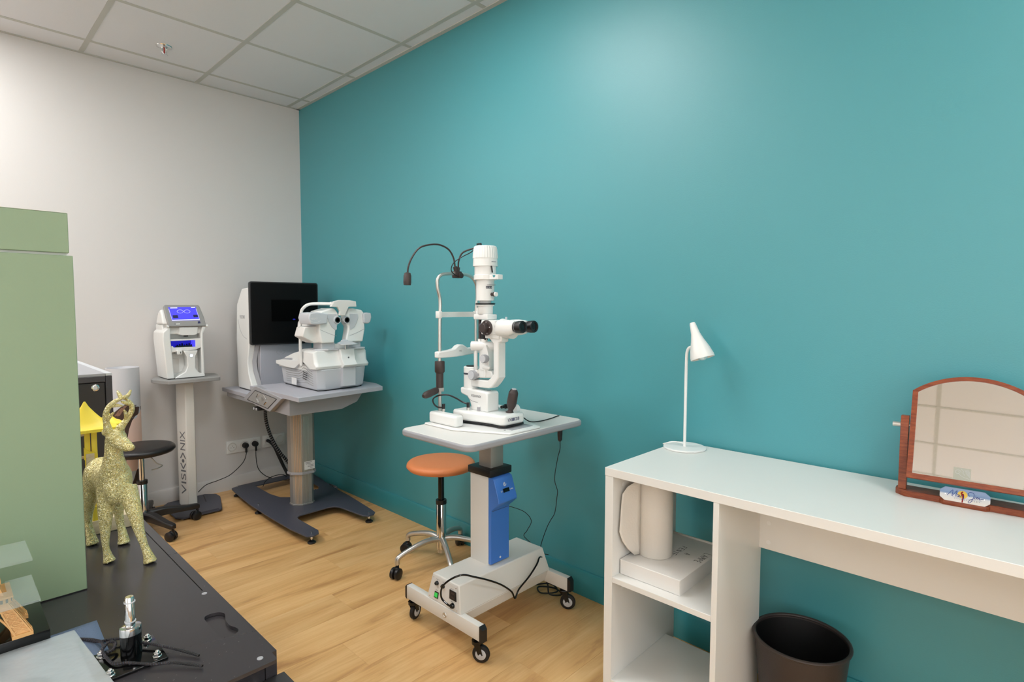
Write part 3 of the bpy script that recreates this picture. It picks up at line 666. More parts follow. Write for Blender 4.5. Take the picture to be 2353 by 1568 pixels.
    tag(ob('cable_coil', MB().tube([(-.105, -2.455, .10), (-.11, -2.50, .05), (-.13, -2.53, .02), (-.085, -2.56, .012), (-.06, -2.50, .010), (-.10, -2.44, .010), (-.14, -2.49, .014), (-.09, -2.54, .02), (-.05, -2.47, .016), (-.10, -2.42, .012), (-.20, -2.36, .008), (-.30, -2.33, .006)], .0034, 8, 6), M['blackr']), 'coiled black cord lying on the floor under the rear caster', 'cable')
    g = thing('switch_cable', 'thin black cable with inline hand switch hanging from the slit lamp beside the wall', 'cable', (-.16, -2.5, .17))
    ob('cord', MB().tube([(-.335, -2.556, .828), (-.30, -2.565, .805), (-.24, -2.566, .798), (-.16, -2.56, .798), (-.10, -2.545, .7975), (-.068, -2.532, .785), (-.058, -2.528, .752)], .0022, 8, 8), M['blackr'], g)
    ob('inline_switch', MB().loft([[V(-.060+a*.010*k, -2.525+c_*.007*k, z) for a, c_ in ((-1, -1), (1, -1), (1, 1), (-1, 1))] for k, z in ((.45, .762), (.85, .752), (1, .735), (1, .708), (.85, .684), (.4, .676))]), M['bronze'], g, .002)
    ob('cord', MB().tube([(-.060, -2.525, .68), (-.066, -2.53, .645), (-.070, -2.52, .60), (-.072, -2.506, .51), (-.072, -2.522, .462), (-.072, -2.52, .43), (-.074, -2.51, .36), (-.080, -2.49, .32), (-.082, -2.47, .28), (-.086, -2.442, .20), (-.088, -2.445, .165), (-.092, -2.49, .170)], .0017, 7, 8), M['blackr'], g)
    tag(ob('thin_cable', MB().tube([(-.345, -2.43, .44), (-.25, -2.38, .40), (-.14, -2.30, .352), (-.11, -2.36, .335), (-.10, -2.395, .30), (-.105, -2.375, .252), (-.11, -2.36, .222), (-.10, -2.40, .190), (-.12, -2.44, .150)], .0016, 7, 8), M['blackr']), 'very thin black cable looping out behind the blue control panel', 'cable')
build_slit_table()

# ------------------------------------------------------------ slit lamp
def build_slit_lamp():
    xc, z0 = -.43, .795
    t = thing('slit_lamp', 'white slit lamp microscope with chin rest and black eyepieces on the adjustable table', 'microscope', (xc, -2.42, z0))
    ob('base_plate', MB().prism([(-.600, -2.272), (-.600, -2.440), (-.500, -2.648), (-.332, -2.648), (-.250, -2.440), (-.250, -2.272)], 'z', z0+.0003, z0+.008), M['white'], t, .003)
    ob('sliding_pad', MB().box(-.462, -.345, -2.622, -2.505, z0+.008, z0+.0092), M['mgrey'], t)
    ob('screw', MB().cyl((-.478, -2.60, z0+.008), (-.478, -2.60, z0+.0092), .004, seg=12), M['mgrey'], t)
    for x in (-.562, -.292):
        ob('end_block', MB().box(x-.020, x+.022, -2.442, -2.276, z0+.008, z0+.052), M['white'], t, .010, seg=4)
    ob('slide_rod', MB().cyl((-.545, -2.388, z0+.034), (-.31, -2.388, z0+.034), .0085), M['alu'], t)
    # moving stage, an oblong with a shaped side
    ms = [(-.505, -2.330), (-.505, -2.400), (-.490, -2.46), (-.478, -2.520), (-.478, -2.572), (-.462, -2.590), (-.362, -2.590), (-.350, -2.575), (-.346, -2.50), (-.340, -2.43), (-.335, -2.33)]
    ob('moving_stage', MB().prism(ms, 'z', z0+.018, z0+.058), M['white'], t, .010, seg=3)
    ob('stage_seal', MB().prism([(x*.985-.0065, y) for x, y in ms], 'z', z0+.0145, z0+.019), M['black'], t)
    text('logo_print', 'VX', (-.452, -2.5905, z0+.034), (1, 0, 0), (0, 0, 1), .018, .012, M['navyink'], t, .0004)
    for k in range(4): ob('logo_bar', MB().box(-.431+k*.0048, -.4280+k*.0048, -2.5909, -2.5904, z0+.034, z0+.046), M['navyink'], t, smooth=0)
    text('logo_print', '28', (-.411, -2.5905, z0+.034), (1, 0, 0), (0, 0, 1), .022, .012, M['navyink'], t, .0004)
    bd = ob('pedestal', MB().prism([(-2.392, z0+.057), (-2.392, z0+.075), (-2.385, z0+.092), (-2.368, z0+.108), (-2.334, z0+.116), (-2.330, z0+.124), (-2.330, z0+.142), (-2.42, z0+.139), (-2.482, z0+.136), (-2.488, z0+.128), (-2.488, z0+.057)], 'x', -.462, -.396), M['white'], t, .006, seg=3)
    ob('pedestal_foot', MB().box(-.457, -.401, -2.478, -2.398, z0+.054, z0+.070), M['offwhite'], t)
    for y in (-2.430, -2.463): ob('cover_screw', MB().cyl((-.428, y, z0+.136), (-.428, y, z0+.1385), .008, seg=18), M['mgrey'], bd)
    sw = [(-.4626, -2.372, z0+.112), (-.4626, -2.385, z0+.100), (-.4626, -2.405, z0+.093), (-.4626, -2.435, z0+.091)]
    ob('swoosh_print', MB().ribbon([tuple(p) for p in spline([V(*p) for p in sw], 5)], (-1, 0, 0), .0012, .0002), M['greyink'], bd, smooth=0)
    text('logo_print', 'VISI', (-.4624, -2.395, z0+.110), (0, -1, 0), (0, 0, 1), .022, .010, M['greyink'], bd, .0003)
    text('logo_print', 'NIX', (-.4624, -2.433, z0+.110), (0, -1, 0), (0, 0, 1), .021, .010, M['greyink'], bd, .0003)
    eye = MB().cyl((-.4623, -2.4255, z0+.115), (-.4628, -2.4255, z0+.115), .0022, seg=12)
    for s in (-1, 1):
        for v in (-1, 1): eye.ribbon([(-.4624, -2.4255+s*.0058, z0+.115+v*.0004), (-.4624, -2.4255+s*.0022, z0+.115+v*.0046)], (-1, 0, 0), .0012, .0003)
    ob('emblem', eye, M['greyink'], bd, smooth=0)
    # pivot column and microscope arm
    y0 = -2.362
    ob('pivot_column', MB().lathe((xc, y0, z0+.139), (xc, y0, z0+.226), [(0, .031), (.97, .031), (1, .029)], 32).box(xc-.026, xc+.026, -2.42, y0, z0+.186, z0+.216, .004), M['white'], t)
    ob('scale_ring', MB().cyl((xc, y0, z0+.195), (xc, y0, z0+.202), .0314, seg=32), M['navy'], t)
    ob('pivot_cap', MB().cyl((xc, y0, z0+.225), (xc, y0, z0+.230), .021, seg=28), M['black'], t)
    arm = [(-2.36, z0+.149), (-2.36, z0+.176), (-2.478, z0+.180), (-2.494, z0+.190), (-2.512, z0+.208), (-2.512, z0+.325), (-2.490, z0+.344), (-2.468, z0+.350), (-2.468, z0+.364), (-2.556, z0+.364), (-2.556, z0+.334), (-2.540, z0+.330), (-2.540, z0+.197), (-2.522, z0+.175), (-2.500, z0+.155), (-2.485, z0+.150)]
    ob('microscope_arm', MB().prism(arm, 'x', xc-.022, xc+.018), M['white'], t, .004)
    # slit illumination yoke
    ob('yoke_body', MB().prism([(-2.400, z0+.182), (-2.400, z0+.212), (-2.415, z0+.222), (-2.488, z0+.218), (-2.497, z0+.200), (-2.490, z0+.190)], 'x', xc-.012, xc+.040), M['white'], t, .004)
    kn = MB().lathe((xc-.012, -2.405, z0+.197), (xc-.040, -2.405, z0+.197), [(0, .016), (.3, .0165), (.35, .019), (1, .019)], 28)
    k = ob('lock_knob', kn, M['mgrey'], t); ob('knob_cap', MB().cyl((xc-.040, -2.405, z0+.197), (xc-.0425, -2.405, z0+.197), .0165, seg=28), M['lgrey'], k)
    ob('lock_knob', MB().lathe((xc+.02, -2.495, z0+.205), (xc+.02, -2.518, z0+.205), [(0, .015), (1, .018)], 24), M['black'], t)
    ob('lever', MB().box(xc-.018, xc-.012, -2.462, -2.452, z0+.190, z0+.220, .002).box(xc-.020, xc-.010, -2.485, -2.445, z0+.224, z0+.236, .003), M['white'], t)
    ob('yoke_column', MB().prism([(-2.424, z0+.218), (-2.424, z0+.318), (-2.462, z0+.318), (-2.474, z0+.285), (-2.478, z0+.230), (-2.472, z0+.218)], 'x', xc-.014, xc+.022).box(xc-.024, xc-.014, -2.416, -2.402, z0+.205, z0+.310, .002).box(xc+.022, xc+.032, -2.482, -2.470, z0+.205, z0+.310, .002), M['white'], t, .002)
    k = ob('slit_knob', MB().lathe((xc-.012, -2.466, z0+.265), (xc-.034, -2.466, z0+.265), [(0, .014), (.3, .0145), (.35, .0165), (1, .0165)], 28), M['mgrey'], t); ob('knob_cap', MB().cyl((xc-.034, -2.466, z0+.265), (xc-.0365, -2.466, z0+.265), .0145, seg=28), M['lgrey'], k)
    ob('hinge_barrel', MB().lathe((xc-.030, -2.395, z0+.312), (xc+.030, -2.480, z0+.312), [(0, .0175), (.02, .019), (.98, .019), (1, .0175)], 30), M['white'], t)
    ob('hinge_screw', MB().cyl((xc-.030, -2.395, z0+.312), (xc-.0318, -2.3925, z0+.312), .004, seg=12), M['greyink'], t)
    for y, r_ in ((-2.414, .0072), (-2.440, .010)):
        ob('rod_socket', MB().cyl((xc, y, z0+.322), (xc, y, z0+.340), r_*1.25, seg=20), M['white'], t)
    ob('lamp_rod', MB().cyl((xc, -2.414, z0+.336), (xc, -2.414, z0+.425), .0068, seg=16), M['bronze'], t)
    ob('mirror_holder', MB().box(xc-.009, xc+.009, -2.452, -2.428, z0+.336, z0+.395, .002).box(xc-.004, xc+.012, -2.428, -2.414, z0+.372, z0+.392).cyl((xc, -2.478, z0+.336), (xc, -2.478, z0+.36), .006), M['black'], t)
    # lamp tower
    ly = -2.445
    ob('tower_bracket', MB().box(xc-.026, xc+.026, -2.484, -2.404, z0+.417, z0+.438, .003).box(xc-.012, xc+.012, -2.416, -2.406, z0+.438, z0+.464), M['white'], t)
    ob('tower_bracket_shadow_gap', MB().box(xc-.022, xc+.022, -2.472, -2.412, z0+.411, z0+.417), M['black'], t) if 0 else None
    ob('filter_tube', MB().lathe((xc, ly, z0+.438), (xc, ly, z0+.475), [(0, .029), (.05, .030), (.85, .030), (.86, .035), (1, .035)], 32), M['white'], t)
    ob('aperture_ring', MB().cyl((xc, ly, z0+.4755), (xc, ly, z0+.4815), .0385, seg=36), M['black'], t)
    lo = ob('lamp_barrel', MB().lathe((xc, ly, z0+.4815), (xc, ly, z0+.575), [(0, .022), (.10, .024), (.10, .0355), (1, .0355)], 36), M['white'], t)
    a0 = math.atan2(-1, -.35)
    ob('filter_scale', MB().loft([[(xc+.0358*math.cos(a0+d), ly+.0358*math.sin(a0+d), z) for d in [k_*.12-.36 for k_ in range(7)]] for z in (z0+.537, z0+.547)], cap=False, closed=False), M['navy'], lo)
    for d in (-.24, 0, .24): ob('scale_dot', MB().ell((xc+.0362*math.cos(a0+d), ly+.0362*math.sin(a0+d), z0+.542), .0016, .0016, .0016, 8), M['palegrey'], lo)
    ob('filter_slot', MB().box(xc-.02, xc+.014, ly-.046, ly-.030, z0+.5505, z0+.5525), M['mgrey'], lo)
    k = ob('filter_knob', MB().cyl((xc, ly-.033, z0+.515), (xc, ly-.048, z0+.515), .0065).lathe((xc, ly-.048, z0+.515), (xc, ly-.056, z0+.515), [(0, .009), (1, .009)]), M['bronze'], t); ob('knob_cap', MB().cyl((xc, ly-.056, z0+.515), (xc, ly-.062, z0+.515), .0088), M['white'], k)
    ob('lamp_flange', MB().prism(circ(xc, ly, .0455, 28)[0:], 'z', z0+.571, z0+.590).prism([(xc-.018, ly-.03), (xc-.018, ly-.078), (xc-.012, ly-.083), (xc+.012, ly-.083), (xc+.018, ly-.078), (xc+.018, ly-.03)], 'z', z0+.5712, z0+.5898), M['white'], t, .0015)
    ob('flange_window', MB().prism([(ly-.067+.007*math.cos(a), z0+.5875+.009*math.sin(a)) for a in [PI+PI*k_/10 for k_ in range(11)]], 'x', xc-.0187, xc-.0179), M['teal_trim'], t)
    ob('lamp_housing', MB().lathe((xc, ly, z0+.590), (xc, ly, z0+.664), [(0, .0425), (.45, .0425), (.46, .0485), (.98, .047), (1, .044)], 40).lathe((xc, ly, z0+.624), (xc, ly, z0+.6245), [(0, .04), (1, .0485)], 40), M['white'], t)
    rb = MB(); n = 30
    rings = []
    for zz, k_ in ((z0+.655, 1.03), (z0+.666, 1.02), (z0+.690, .97), (z0+.700, .92), (z0+.703, .80)):
        rings.append([(xc+(.0465*k_+(.0014 if i % 2 else -.0004))*math.cos(2*PI*i/(2*n)), ly+(.0465*k_+(.0014 if i % 2 else -.0004))*math.sin(2*PI*i/(2*n)), zz) for i in range(2*n)])
    ob('ribbed_cap', rb.loft(rings), M['white'], t)
    ob('vent_lever', MB().tube([(xc-.01, ly-.043, z0+.628), (xc-.01, ly-.047, z0+.612), (xc-.01, ly-.050, z0+.598)], .003, 8, 4), M['black'], t)
    tx = a0-.1
    text('logo_print', 'VISIONIX', (xc-.034, ly-.0355, z0+.640), (.74, -.67, 0) if 0 else (.80, -.60, 0), (0, 0, 1), .018, .0035, M['greyink'], t, .0003) if 0 else None
    ob('name_print', MB().box(xc-.0118, xc+.010, ly-.0492, ly-.0470, z0+.6385, z0+.6415), M['mgrey'], t)
    # magnification drum body
    cb = ob('drum_body', MB().box(xc-.030, xc+.034, -2.530, -2.452, z0+.360, z0+.416, .004), M['white'], t)
    ob('body_neck', MB().box(xc-.026, xc+.026, -2.548, -2.470, z0+.345, z0+.362, .003), M['white'], t)
    dy, dz = -2.487, z0+.386
    dl = ob('magnification_dial', MB().lathe((xc-.030, dy, dz), (xc-.040, dy, dz), [(0, .029), (.5, .030), (1, .027), (1, .018)], 36).lathe((xc-.040, dy, dz), (xc-.058, dy, dz), [(0, .0185), (.9, .0175), (1, .0155)], 28), M['bronze'], t)
    for a in range(5): ob('dial_dot', MB().cyl((xc-.0395, dy+.0228*math.cos(a*1.256+.5), dz+.0228*math.sin(a*1.256+.5)), (xc-.0408, dy+.0228*math.cos(a*1.256+.5), dz+.0228*math.sin(a*1.256+.5)), .0018, seg=10), M['palegrey'], dl)
    ob('magnification_dial', MB().lathe((xc+.034, dy, dz), (xc+.046, dy, dz), [(0, .029), (1, .027)], 30), M['bronze'], t)
    ob('objective', MB().cyl((xc, -2.436, dz), (xc, -2.454, dz), .0265, seg=30), M['navy'], t)
    ob('prism_ring', MB().lathe((xc, -2.529, dz), (xc, -2.548, dz-.003), [(0, .033), (.3, .037), (1, .037)], 36), M['white'], t)
    ob('prism_disc', MB().lathe((xc, -2.545, dz-.002), (xc, -2.600, dz-.010), [(0, .036), (1, .030)], 36), M['offwhite'], t)
    for s in (-1, 1):
        x = xc+s*.031
        sec = [(0, .026, .024, 0), (.012, .033, .030, .002), (.045, .033, .030, .003), (.070, .026, .027, .004), (.088, .0215, .0215, .006)]
        rings = []
        for d, rx, rz, oz in sec:
            rings.append([(x+rx*math.copysign(abs(math.cos(a))**.75, math.cos(a))*(.9), -2.550-d, dz+oz+rz*math.copysign(abs(math.sin(a))**.75, math.sin(a))) for a in [2*PI*i/28 for i in range(28)]])
        pr = ob('ocular_housing', MB().loft(rings), M['white'], t, smooth=60)
        e0, e1 = V(x, -2.636, dz+.006), V(x, -2.676, dz+.008)
        ep = ob('eyepiece', MB().lathe(e0, e1, [(0, .0185), (.2, .0195), (.22, .0215), (.42, .0215), (.45, .0225), (.92, .0225), (1, .021), (1, .0155), (.90, .014), (.9, .001)], 32), M['black'], t)
        ob('lens', MB().lathe(e0.lerp(e1, .93), e0.lerp(e1, .87), [(0, .001), (.3, .009), (1, .0135)], 24), M['blackg'], ep)
        ob('scale_marks', MB().lathe(e0.lerp(e1, .27), e0.lerp(e1, .31), [(0, .0217), (1, .0217)], 32, False), M['mgrey'], ep)
    ob('top_pin', MB().cyl((xc, -2.56, dz+.025), (xc, -2.56, dz+.042), .004, seg=12), M['lgrey'], t)
    # joystick
    j0, j1 = V(-.400, -2.552, z0+.058), V(-.398, -2.571, z0+.150)
    ob('joystick', MB().lathe(j0, j1, [(0, .018), (.04, .012), (.12, .010), (.30, .0175), (.42, .019), (.43, .0195), (.85, .0185), (.87, .0178), (.97, .0135), (1, .010)], 28), M['bronze'], t)
    ob('joystick_cap', MB().cyl(j0.lerp(j1, 1), j0.lerp(j1, 1.03), .009, seg=18), M['lgrey'], t)
    k = ob('lock_screw', MB().cyl((-.462, -2.442, z0+.058), (-.462, -2.442, z0+.074), .0078), M['mgrey'], t); ob('knob_cap', MB().cyl((-.462, -2.442, z0+.074), (-.462, -2.442, z0+.079), .0076), M['white'], k)
    ob('side_wheel', MB().lathe((-.355, -2.53, z0+.062), (-.338, -2.53, z0+.062), [(0, .018), (1, .018)]), M['white'], t)
    ob('focus_shaft', MB().cyl((-.396, -2.50, z0+.072), (-.34, -2.50, z0+.072), .006).cyl((-.375, -2.50, z0+.072), (-.36, -2.50, z0+.072), .0095).cyl((-.47, -2.372, z0+.068), (-.51, -2.372, z0+.068), .0075) if 0 else MB().cyl((-.396, -2.50, z0+.072), (-.34, -2.50, z0+.072), .006).cyl((-.375, -2.50, z0+.072), (-.36, -2.50, z0+.072), .0095), M['black'], t)
    # head frame
    fy = -2.286; xl, xr = -.532, -.334
    hf = ob('head_frame', MB().tube([(xl, fy, z0+.045), (xl, fy, z0+.20), (xl+.002, fy, z0+.40), (xl+.004, fy, z0+.49), (xl-.008, fy, z0+.54), (xl-.008, fy, z0+.575), (xl+.012, fy, z0+.594), (xl+.05, fy, z0+.600), ((xl+xr)/2, fy, z0+.602), (xr-.045, fy, z0+.598), (xr-.012, fy, z0+.582), (xr+.004, fy, z0+.55), (xr+.006, fy, z0+.50), (xr, fy, z0+.44), (xr, fy, z0+.20), (xr, fy, z0+.045)], .0068, 14, 8), M['alu'], t)
    br = MB(); P = [((xl+xr)/2+(xr-xl)/2*s, fy+.012+.020*(1-s*s)-.006) for s in [k_/8-1 for k_ in range(17)]]
    br.loft([[(x, y-.0025, z0+.424), (x, y+.0025, z0+.424), (x, y+.0025, z0+.446), (x, y-.0025, z0+.446)] for x, y in P])
    br.box(xl-.010, xl+.006, fy-.011, fy+.013, z0+.421, z0+.449, .002).box(xr-.006, xr+.010, fy-.011, fy+.013, z0+.421, z0+.449, .002)
    ob('forehead_band', br, M['white'], t)
    cp = [(xl-.016, z0+.262), (xl-.016, z0+.287), (xl+.05, z0+.292), (xl+.072, z0+.296), (xl+.085, z0+.307), (xl+.10, z0+.312), (xl+.115, z0+.311), (xl+.13, z0+.303), (xl+.142, z0+.295), (xr+.010, z0+.297), (xr+.010, z0+.271), (xl+.08, z0+.262)]
    ob('chin_rest', MB().prism(cp, 'y', fy-.012, fy+.014), M['white'], t, .004)
    cr = MB()
    for k_ in range(2): cr.ribbon([(xl+.097, fy-.0124, z0+.283+.006*k_), (xl+.105, fy-.0124, z0+.289-.006*k_)], (0, -1, 0), .001, .0003)
    cr.ribbon([(xl+.0935, fy-.0124, z0+.288), (xl+.092, fy-.0124, z0+.286), (xl+.0935, fy-.0124, z0+.284)], (0, -1, 0), .0008, .0003)
    ob('cross_mark', cr, M['greyink'], t, smooth=0)
    ob('height_sleeve', MB().lathe((xl, fy, z0+.250), (xl, fy, z0+.142), [(0, .010), (0.01, .0185), (.04, .020), (.40, .020), (.43, .018), (.46, .015), (1, .015)], 30), M['bronze'], t)
    ob('clamp_ring', MB().box(xl-.013, xl+.013, fy-.012, fy+.012, z0+.126, z0+.142, .002), M['alu'], t)
    h0, h1 = V(xl-.012, fy, z0+.134), V(xl-.092, fy-.012, z0+.118)
    ob('height_handle', MB().lathe(h0, h1, [(0, .008), (.06, .012), (.12, .0135), (.68, .0145), (.84, .0135), (.94, .010), (1, .007)], 24), M['bronze'], t)
    # fixation lamp clamp, goosenecks
    cx, cz = -.438, z0+.602
    ob('lamp_clamp', MB().box(cx-.020, cx+.016, fy-.012, fy+.012, cz-.018, cz+.010, .004).cyl((cx-.006, fy, cz+.01), (cx-.012, fy, cz+.028), .009).cyl((cx+.004, fy, cz+.01), (cx+.006, fy, cz+.026), .007).cyl((cx+.006, fy-.014, cz-.008), (cx+.006, fy-.020, cz-.008), .011), M['bronze'], t)
    gn = [(cx-.012, fy, cz+.026), (cx-.020, fy, z0+.665), (cx-.045, fy, z0+.697), (-.530, fy, z0+.712), (-.580, fy, z0+.708), (-.628, fy, z0+.692), (-.662, fy, z0+.655), (-.680, fy, z0+.618), (-.684, fy, z0+.590)]
    ob('gooseneck', MB().tube(gn, .0035, 10, 10), M['bronze'], t)
    ob('fixation_lamp', MB().lathe((-.684, fy, z0+.596), (-.686, fy, z0+.548), [(0, .006), (.06, .012), (.2, .013), (.25, .0145), (.8, .015), (1, .0135), (1, .009)], 24), M['bronze'], t)
    ob('gooseneck', MB().tube([(cx+.006, fy, cz+.024), (cx+.004, fy-.005, z0+.655), (cx+.014, fy-.02, z0+.688), (cx+.045, fy-.06, z0+.706), (cx+.060, fy-.10, z0+.712), (cx+.03, ly+.02, z0+.708), (xc+.004, ly+.008, z0+.702)], .0035, 10, 10), M['bronze'], t)
    ob('lamp_lead', MB().tube([(cx-.010, fy-.012, cz-.012), (cx-.045, fy-.02, cz+.004), (cx-.055, fy-.03, cz+.024), (cx-.045, fy-.04, cz+.045), (cx-.02, fy-.06, z0+.668), (cx+.0, fy-.09, z0+.686), (xc-.012, ly+.03, z0+.712), (xc-.012, ly+.016, z0+.712)], .002, 8, 10).cyl((xc-.012, ly+.034, z0+.712), (xc-.012, ly+.012, z0+.712), .0035, seg=10).cyl((xc-.012, ly+.012, z0+.712), (xc-.012, ly+.012, z0+.700), .0035, seg=10), M['black'], t)
    ob('lamp_lead', MB().tube([(-.545, -2.318, z0+.066), (-.556, -2.300, z0+.068), (-.560, -2.282, z0+.080), (-.560, -2.278, z0+.098), (-.548, -2.295, z0+.112), (-.525, -2.325, z0+.116), (-.505, -2.352, z0+.104), (-.49, -2.372, z0+.090), (-.481, -2.392, z0+.083)], .0032, 8, 8), M['black'], t)
    for x, y, z in ((-.545, -2.325, z0+.052), (-.478, -2.396, z0+.058)):
        p = ob('lead_plug', MB().cyl((x, y, z+.010), (x, y, z+.030), .0065, seg=14), M['black'], t); ob('plug_ferrule', MB().cyl((x, y, z), (x, y, z+.0105), .0065, seg=14), M['alu'], p)
build_slit_lamp()

# ------------------------------------------------------------ lensmeter on its slim stand
def build_lensmeter():
    z0 = .825
    t = thing('display_stand', 'slim white pillar stand with grey top and dark floor plate by the white wall', 'stand', (-.85, -.2, 0))
    bp = [(-.985, -.37), (-.985, -.10), (-.94, -.045), (-.72, -.035), (-.665, -.085), (-.665, -.16), (-.735, -.395), (-.75, -.41), (-.95, -.41)]
    b = ob('floor_plate', MB().prism(bp, 'z', .008, .018), M['navy'], t, .003)
    for p in ((-.95, -.38), (-.76, -.38), (-.71, -.08), (-.95, -.08)): ob('foot_pad', MB().cyl((p[0], p[1], 0), (p[0], p[1], .008), .008, seg=14), M['alu'], b)
    ob('cable_slot', MB().ribbon([(-.735, -.055, .0182), (-.765, -.20, .0182)], (0, 0, 1), .006, .0004), M['ink'], b)
    ob('plate_edge_fold', MB().box(-.90, -.755, -.405, -.395, .0182, .026), M['navy'], b)
    ob('pillar', MB().prism([(-.896, -.125), (-.896, -.150), (-.872, -.222), (-.862, -.224), (-.822, -.220), (-.818, -.212), (-.818, -.125)], 'z', .018, z0-.022), M['powder'], t, .003)
    # vertical lettering on the chamfered face
    p0, p1 = V(-.896, -.150, 0), V(-.872, -.222, 0); hd = (p1-p0).normalized(); nn = V(-hd.y, hd.x, 0)*-1
    nn = V(hd.y, -hd.x, 0)
    # text runs upwards: x-dir = +z, up-dir = away from the front edge
    yd = -hd; base = p1-hd*.014+V(0, 0, 0)
    nz = V(0, 0, 1).cross(yd)
    def word(b_, z, ln): text('logo_print', b_, tuple(base+V(0, 0, z)+nz*.0004), (0, 0, 1), yd, ln, .046, M['greyink'], t, .0004)
    word('VISI', .090, .155); word('NIX', .370, .120)
    em = MB(); c = base+yd*.023+V(0, 0, .303)+nz*.0005
    em.prism(circ(0, 0, .0115, 20), 'z', 0, .0006); 
    m4 = Matrix(((0, yd.x, nz.x, c.x), (0, yd.y, nz.y, c.y), (1, 0, 0, c.z), (0, 0, 0, 1))); em.xf(m4)
    for s in (-1, 1):
        for v_ in (-1, 1): em.ribbon([c+V(0, 0, s*.047)+yd*(v_*.002), c+V(0, 0, s*.018)+yd*(v_*.022)], nz, .008, .0006)
    ob('emblem', em, M['greyink'], t, smooth=0)
    ob('top_board', MB().prism([(-1.033, -.148), (-1.033, -.20), (-.990, -.330), (-.980, -.336), (-.715, -.330), (-.700, -.325), (-.655, -.150), (-.655, -.085), (-.70, -.045), (-.99, -.045)], 'z', z0-.022, z0), M['bezel'], t, .003)
    # the lensmeter
    t = thing('lensmeter', 'white lensmeter with a lit blue screen standing on the slim white stand', 'optical instrument', (-.86, -.2, z0))
    yf = -.262
    body = [(-.935, z0+.004), (-.768, z0+.004), (-.770, z0+.20), (-.768, z0+.27), (-.748, z0+.318), (-.748, z0+.325), (-.950, z0+.325), (-.955, z0+.315), (-.990, z0+.283), (-.990, z0+.24), (-.975, z0+.05), (-.965, z0+.004)]
    sh = MB()
    # outer shell: two side cheeks, back, floor and head leave the working space open
    sh.prism([(-.975, z0+.004), (-.935, z0+.004), (-.950, z0+.25), (-.948, z0+.30), (-.955, z0+.315), (-.990, z0+.283), (-.992, z0+.24)], 'y', yf, -.06)
    sh.prism([(-.785, z0+.004), (-.768, z0+.004), (-.770, z0+.20), (-.770, z0+.27), (-.750, z0+.315), (-.775, z0+.315), (-.785, z0+.27)], 'y', yf, -.06)
    sh.box(-.975, -.770, -.19, -.055, z0+.004, z0+.33)
    sh.box(-.960, -.772, -.24, -.06, z0+.270, z0+.34)
    ob('housing', sh, M['white'], t, .006, seg=3)
    ob('foot_seal', MB().box(-.970, -.772, yf+.004, -.07, z0+.0002, z0+.005), M['black'], t)
    ob('front_tongue', MB().prism([(-.885, z0+.170), (-.866, z0+.132), (-.863, z0+.076), (-.876, z0+.040), (-.925, z0+.014), (-.935, z0+.004), (-.768, z0+.004), (-.768, z0+.02), (-.801, z0+.030), (-.821, z0+.062), (-.819, z0+.13), (-.804, z0+.168)], 'y', yf-.002, -.185), M['white'], t, .004)
    for x0_, x1_ in ((-.965, -.89), (-.812, -.785)): ob('side_recess', MB().prism(rrect(x0_, x1_, z0+.03, z0+.12, .006), 'y', -.193, -.190), M['offwhite'], t, .001)
    ob('lens_table', MB().prism([(-.983, z0+.175), (-.983, z0+.190), (-.968, z0+.190), (-.966, z0+.200), (-.938, z0+.200), (-.934, z0+.190), (-.815, z0+.190), (-.815, z0+.232), (-.970, z0+.230), (-.970, z0+.240), (-.785, z0+.242), (-.785, z0+.185), (-.815, z0+.172), (-.895, z0+.170), (-.955, z0+.160)], 'y', yf+.004, -.19), M['white'], t, .002)
    cv = ob('glowing_slot', MB().box(-.970, -.815, -.205, -.1895, z0+.186, z0+.231), M['bluebox'], t)
    sup = MB()
    for k in range(7): sup.cyl((-.905+k*.013, -.225, z0+.196), (-.905+k*.013, -.225, z0+.205+.004*(k % 3)), .0042, seg=8)
    sup.box(-.915, -.82, -.232, -.215, z0+.190, z0+.199)
    ob('lens_support', sup, M['blackg'], t)
    ob('slot_edge', MB().box(-.826, -.8155, yf+.006, -.21, z0+.192, z0+.230), M['lcd'], t)
    ob('nose_pad', MB().box(-.918, -.892, yf-.006, -.20, z0+.148, z0+.176, .002), M['white'], t); ob('pad_slot', MB().box(-.903, -.899, yf-.0068, yf-.0055, z0+.154, z0+.166), M['ink'], t)
    ob('measuring_head', MB().prism([(-.905, z0+.268), (-.880, z0+.262), (-.82, z0+.262), (-.805, z0+.268), (-.800, z0+.312), (-.900, z0+.312)], 'y', -.262, -.20).prism(circ(-.86, -.235, .047, 28, ry=.025), 'z', z0+.268, z0+.300), M['white'], t, .003)
    ob('marker_tip', MB().box(-.872, -.852, -.25, -.23, z0+.254, z0+.262), M['ink'], t)
    bt = ob('button_ring', MB().lathe((-.842, yf-.002, z0+.138), (-.842, yf-.0045, z0+.138), [(0, .0115), (1, .0105)], 24), M['mgrey'], t); ob('start_button', MB().cyl((-.842, yf-.0045, z0+.138), (-.842, yf-.0058, z0+.138), .0085, seg=24), M['btn'], bt)
    # tilted touch screen
    u0, u1 = V(-.955, -.272, z0+.318), V(-.967, -.225, z0+.453); up = (u1-u0).normalized()
    rt = V(1, 0, 0); nrm = rt.cross(up).normalized(); up = nrm.cross(rt)
    def scr(a, h, d=0): return V(-.859, -.272, z0+.318)+rt*a+up*h+nrm*d
    def quad(name, pts, d0, d1, m, par, bev=0, lab=None): return ob(name, MB().loft([[scr(a, h, d0) for a, h in pts], [scr(a, h, d1) for a, h in pts]]), M[m], par, bev, lab)
    sp = quad('screen_housing', [(-.100, 0), (.104, 0), (.098, .06), (.082, .128), (.075, .138), (-.105, .138), (-.114, .130), (-.108, .06)], -.022, 0, 'bezel', t, .004)
    quad('lcd_panel', [(-.080, .034), (.073, .038), (.060, .124), (-.092, .121)], 0, .0006, 'lcd', sp)
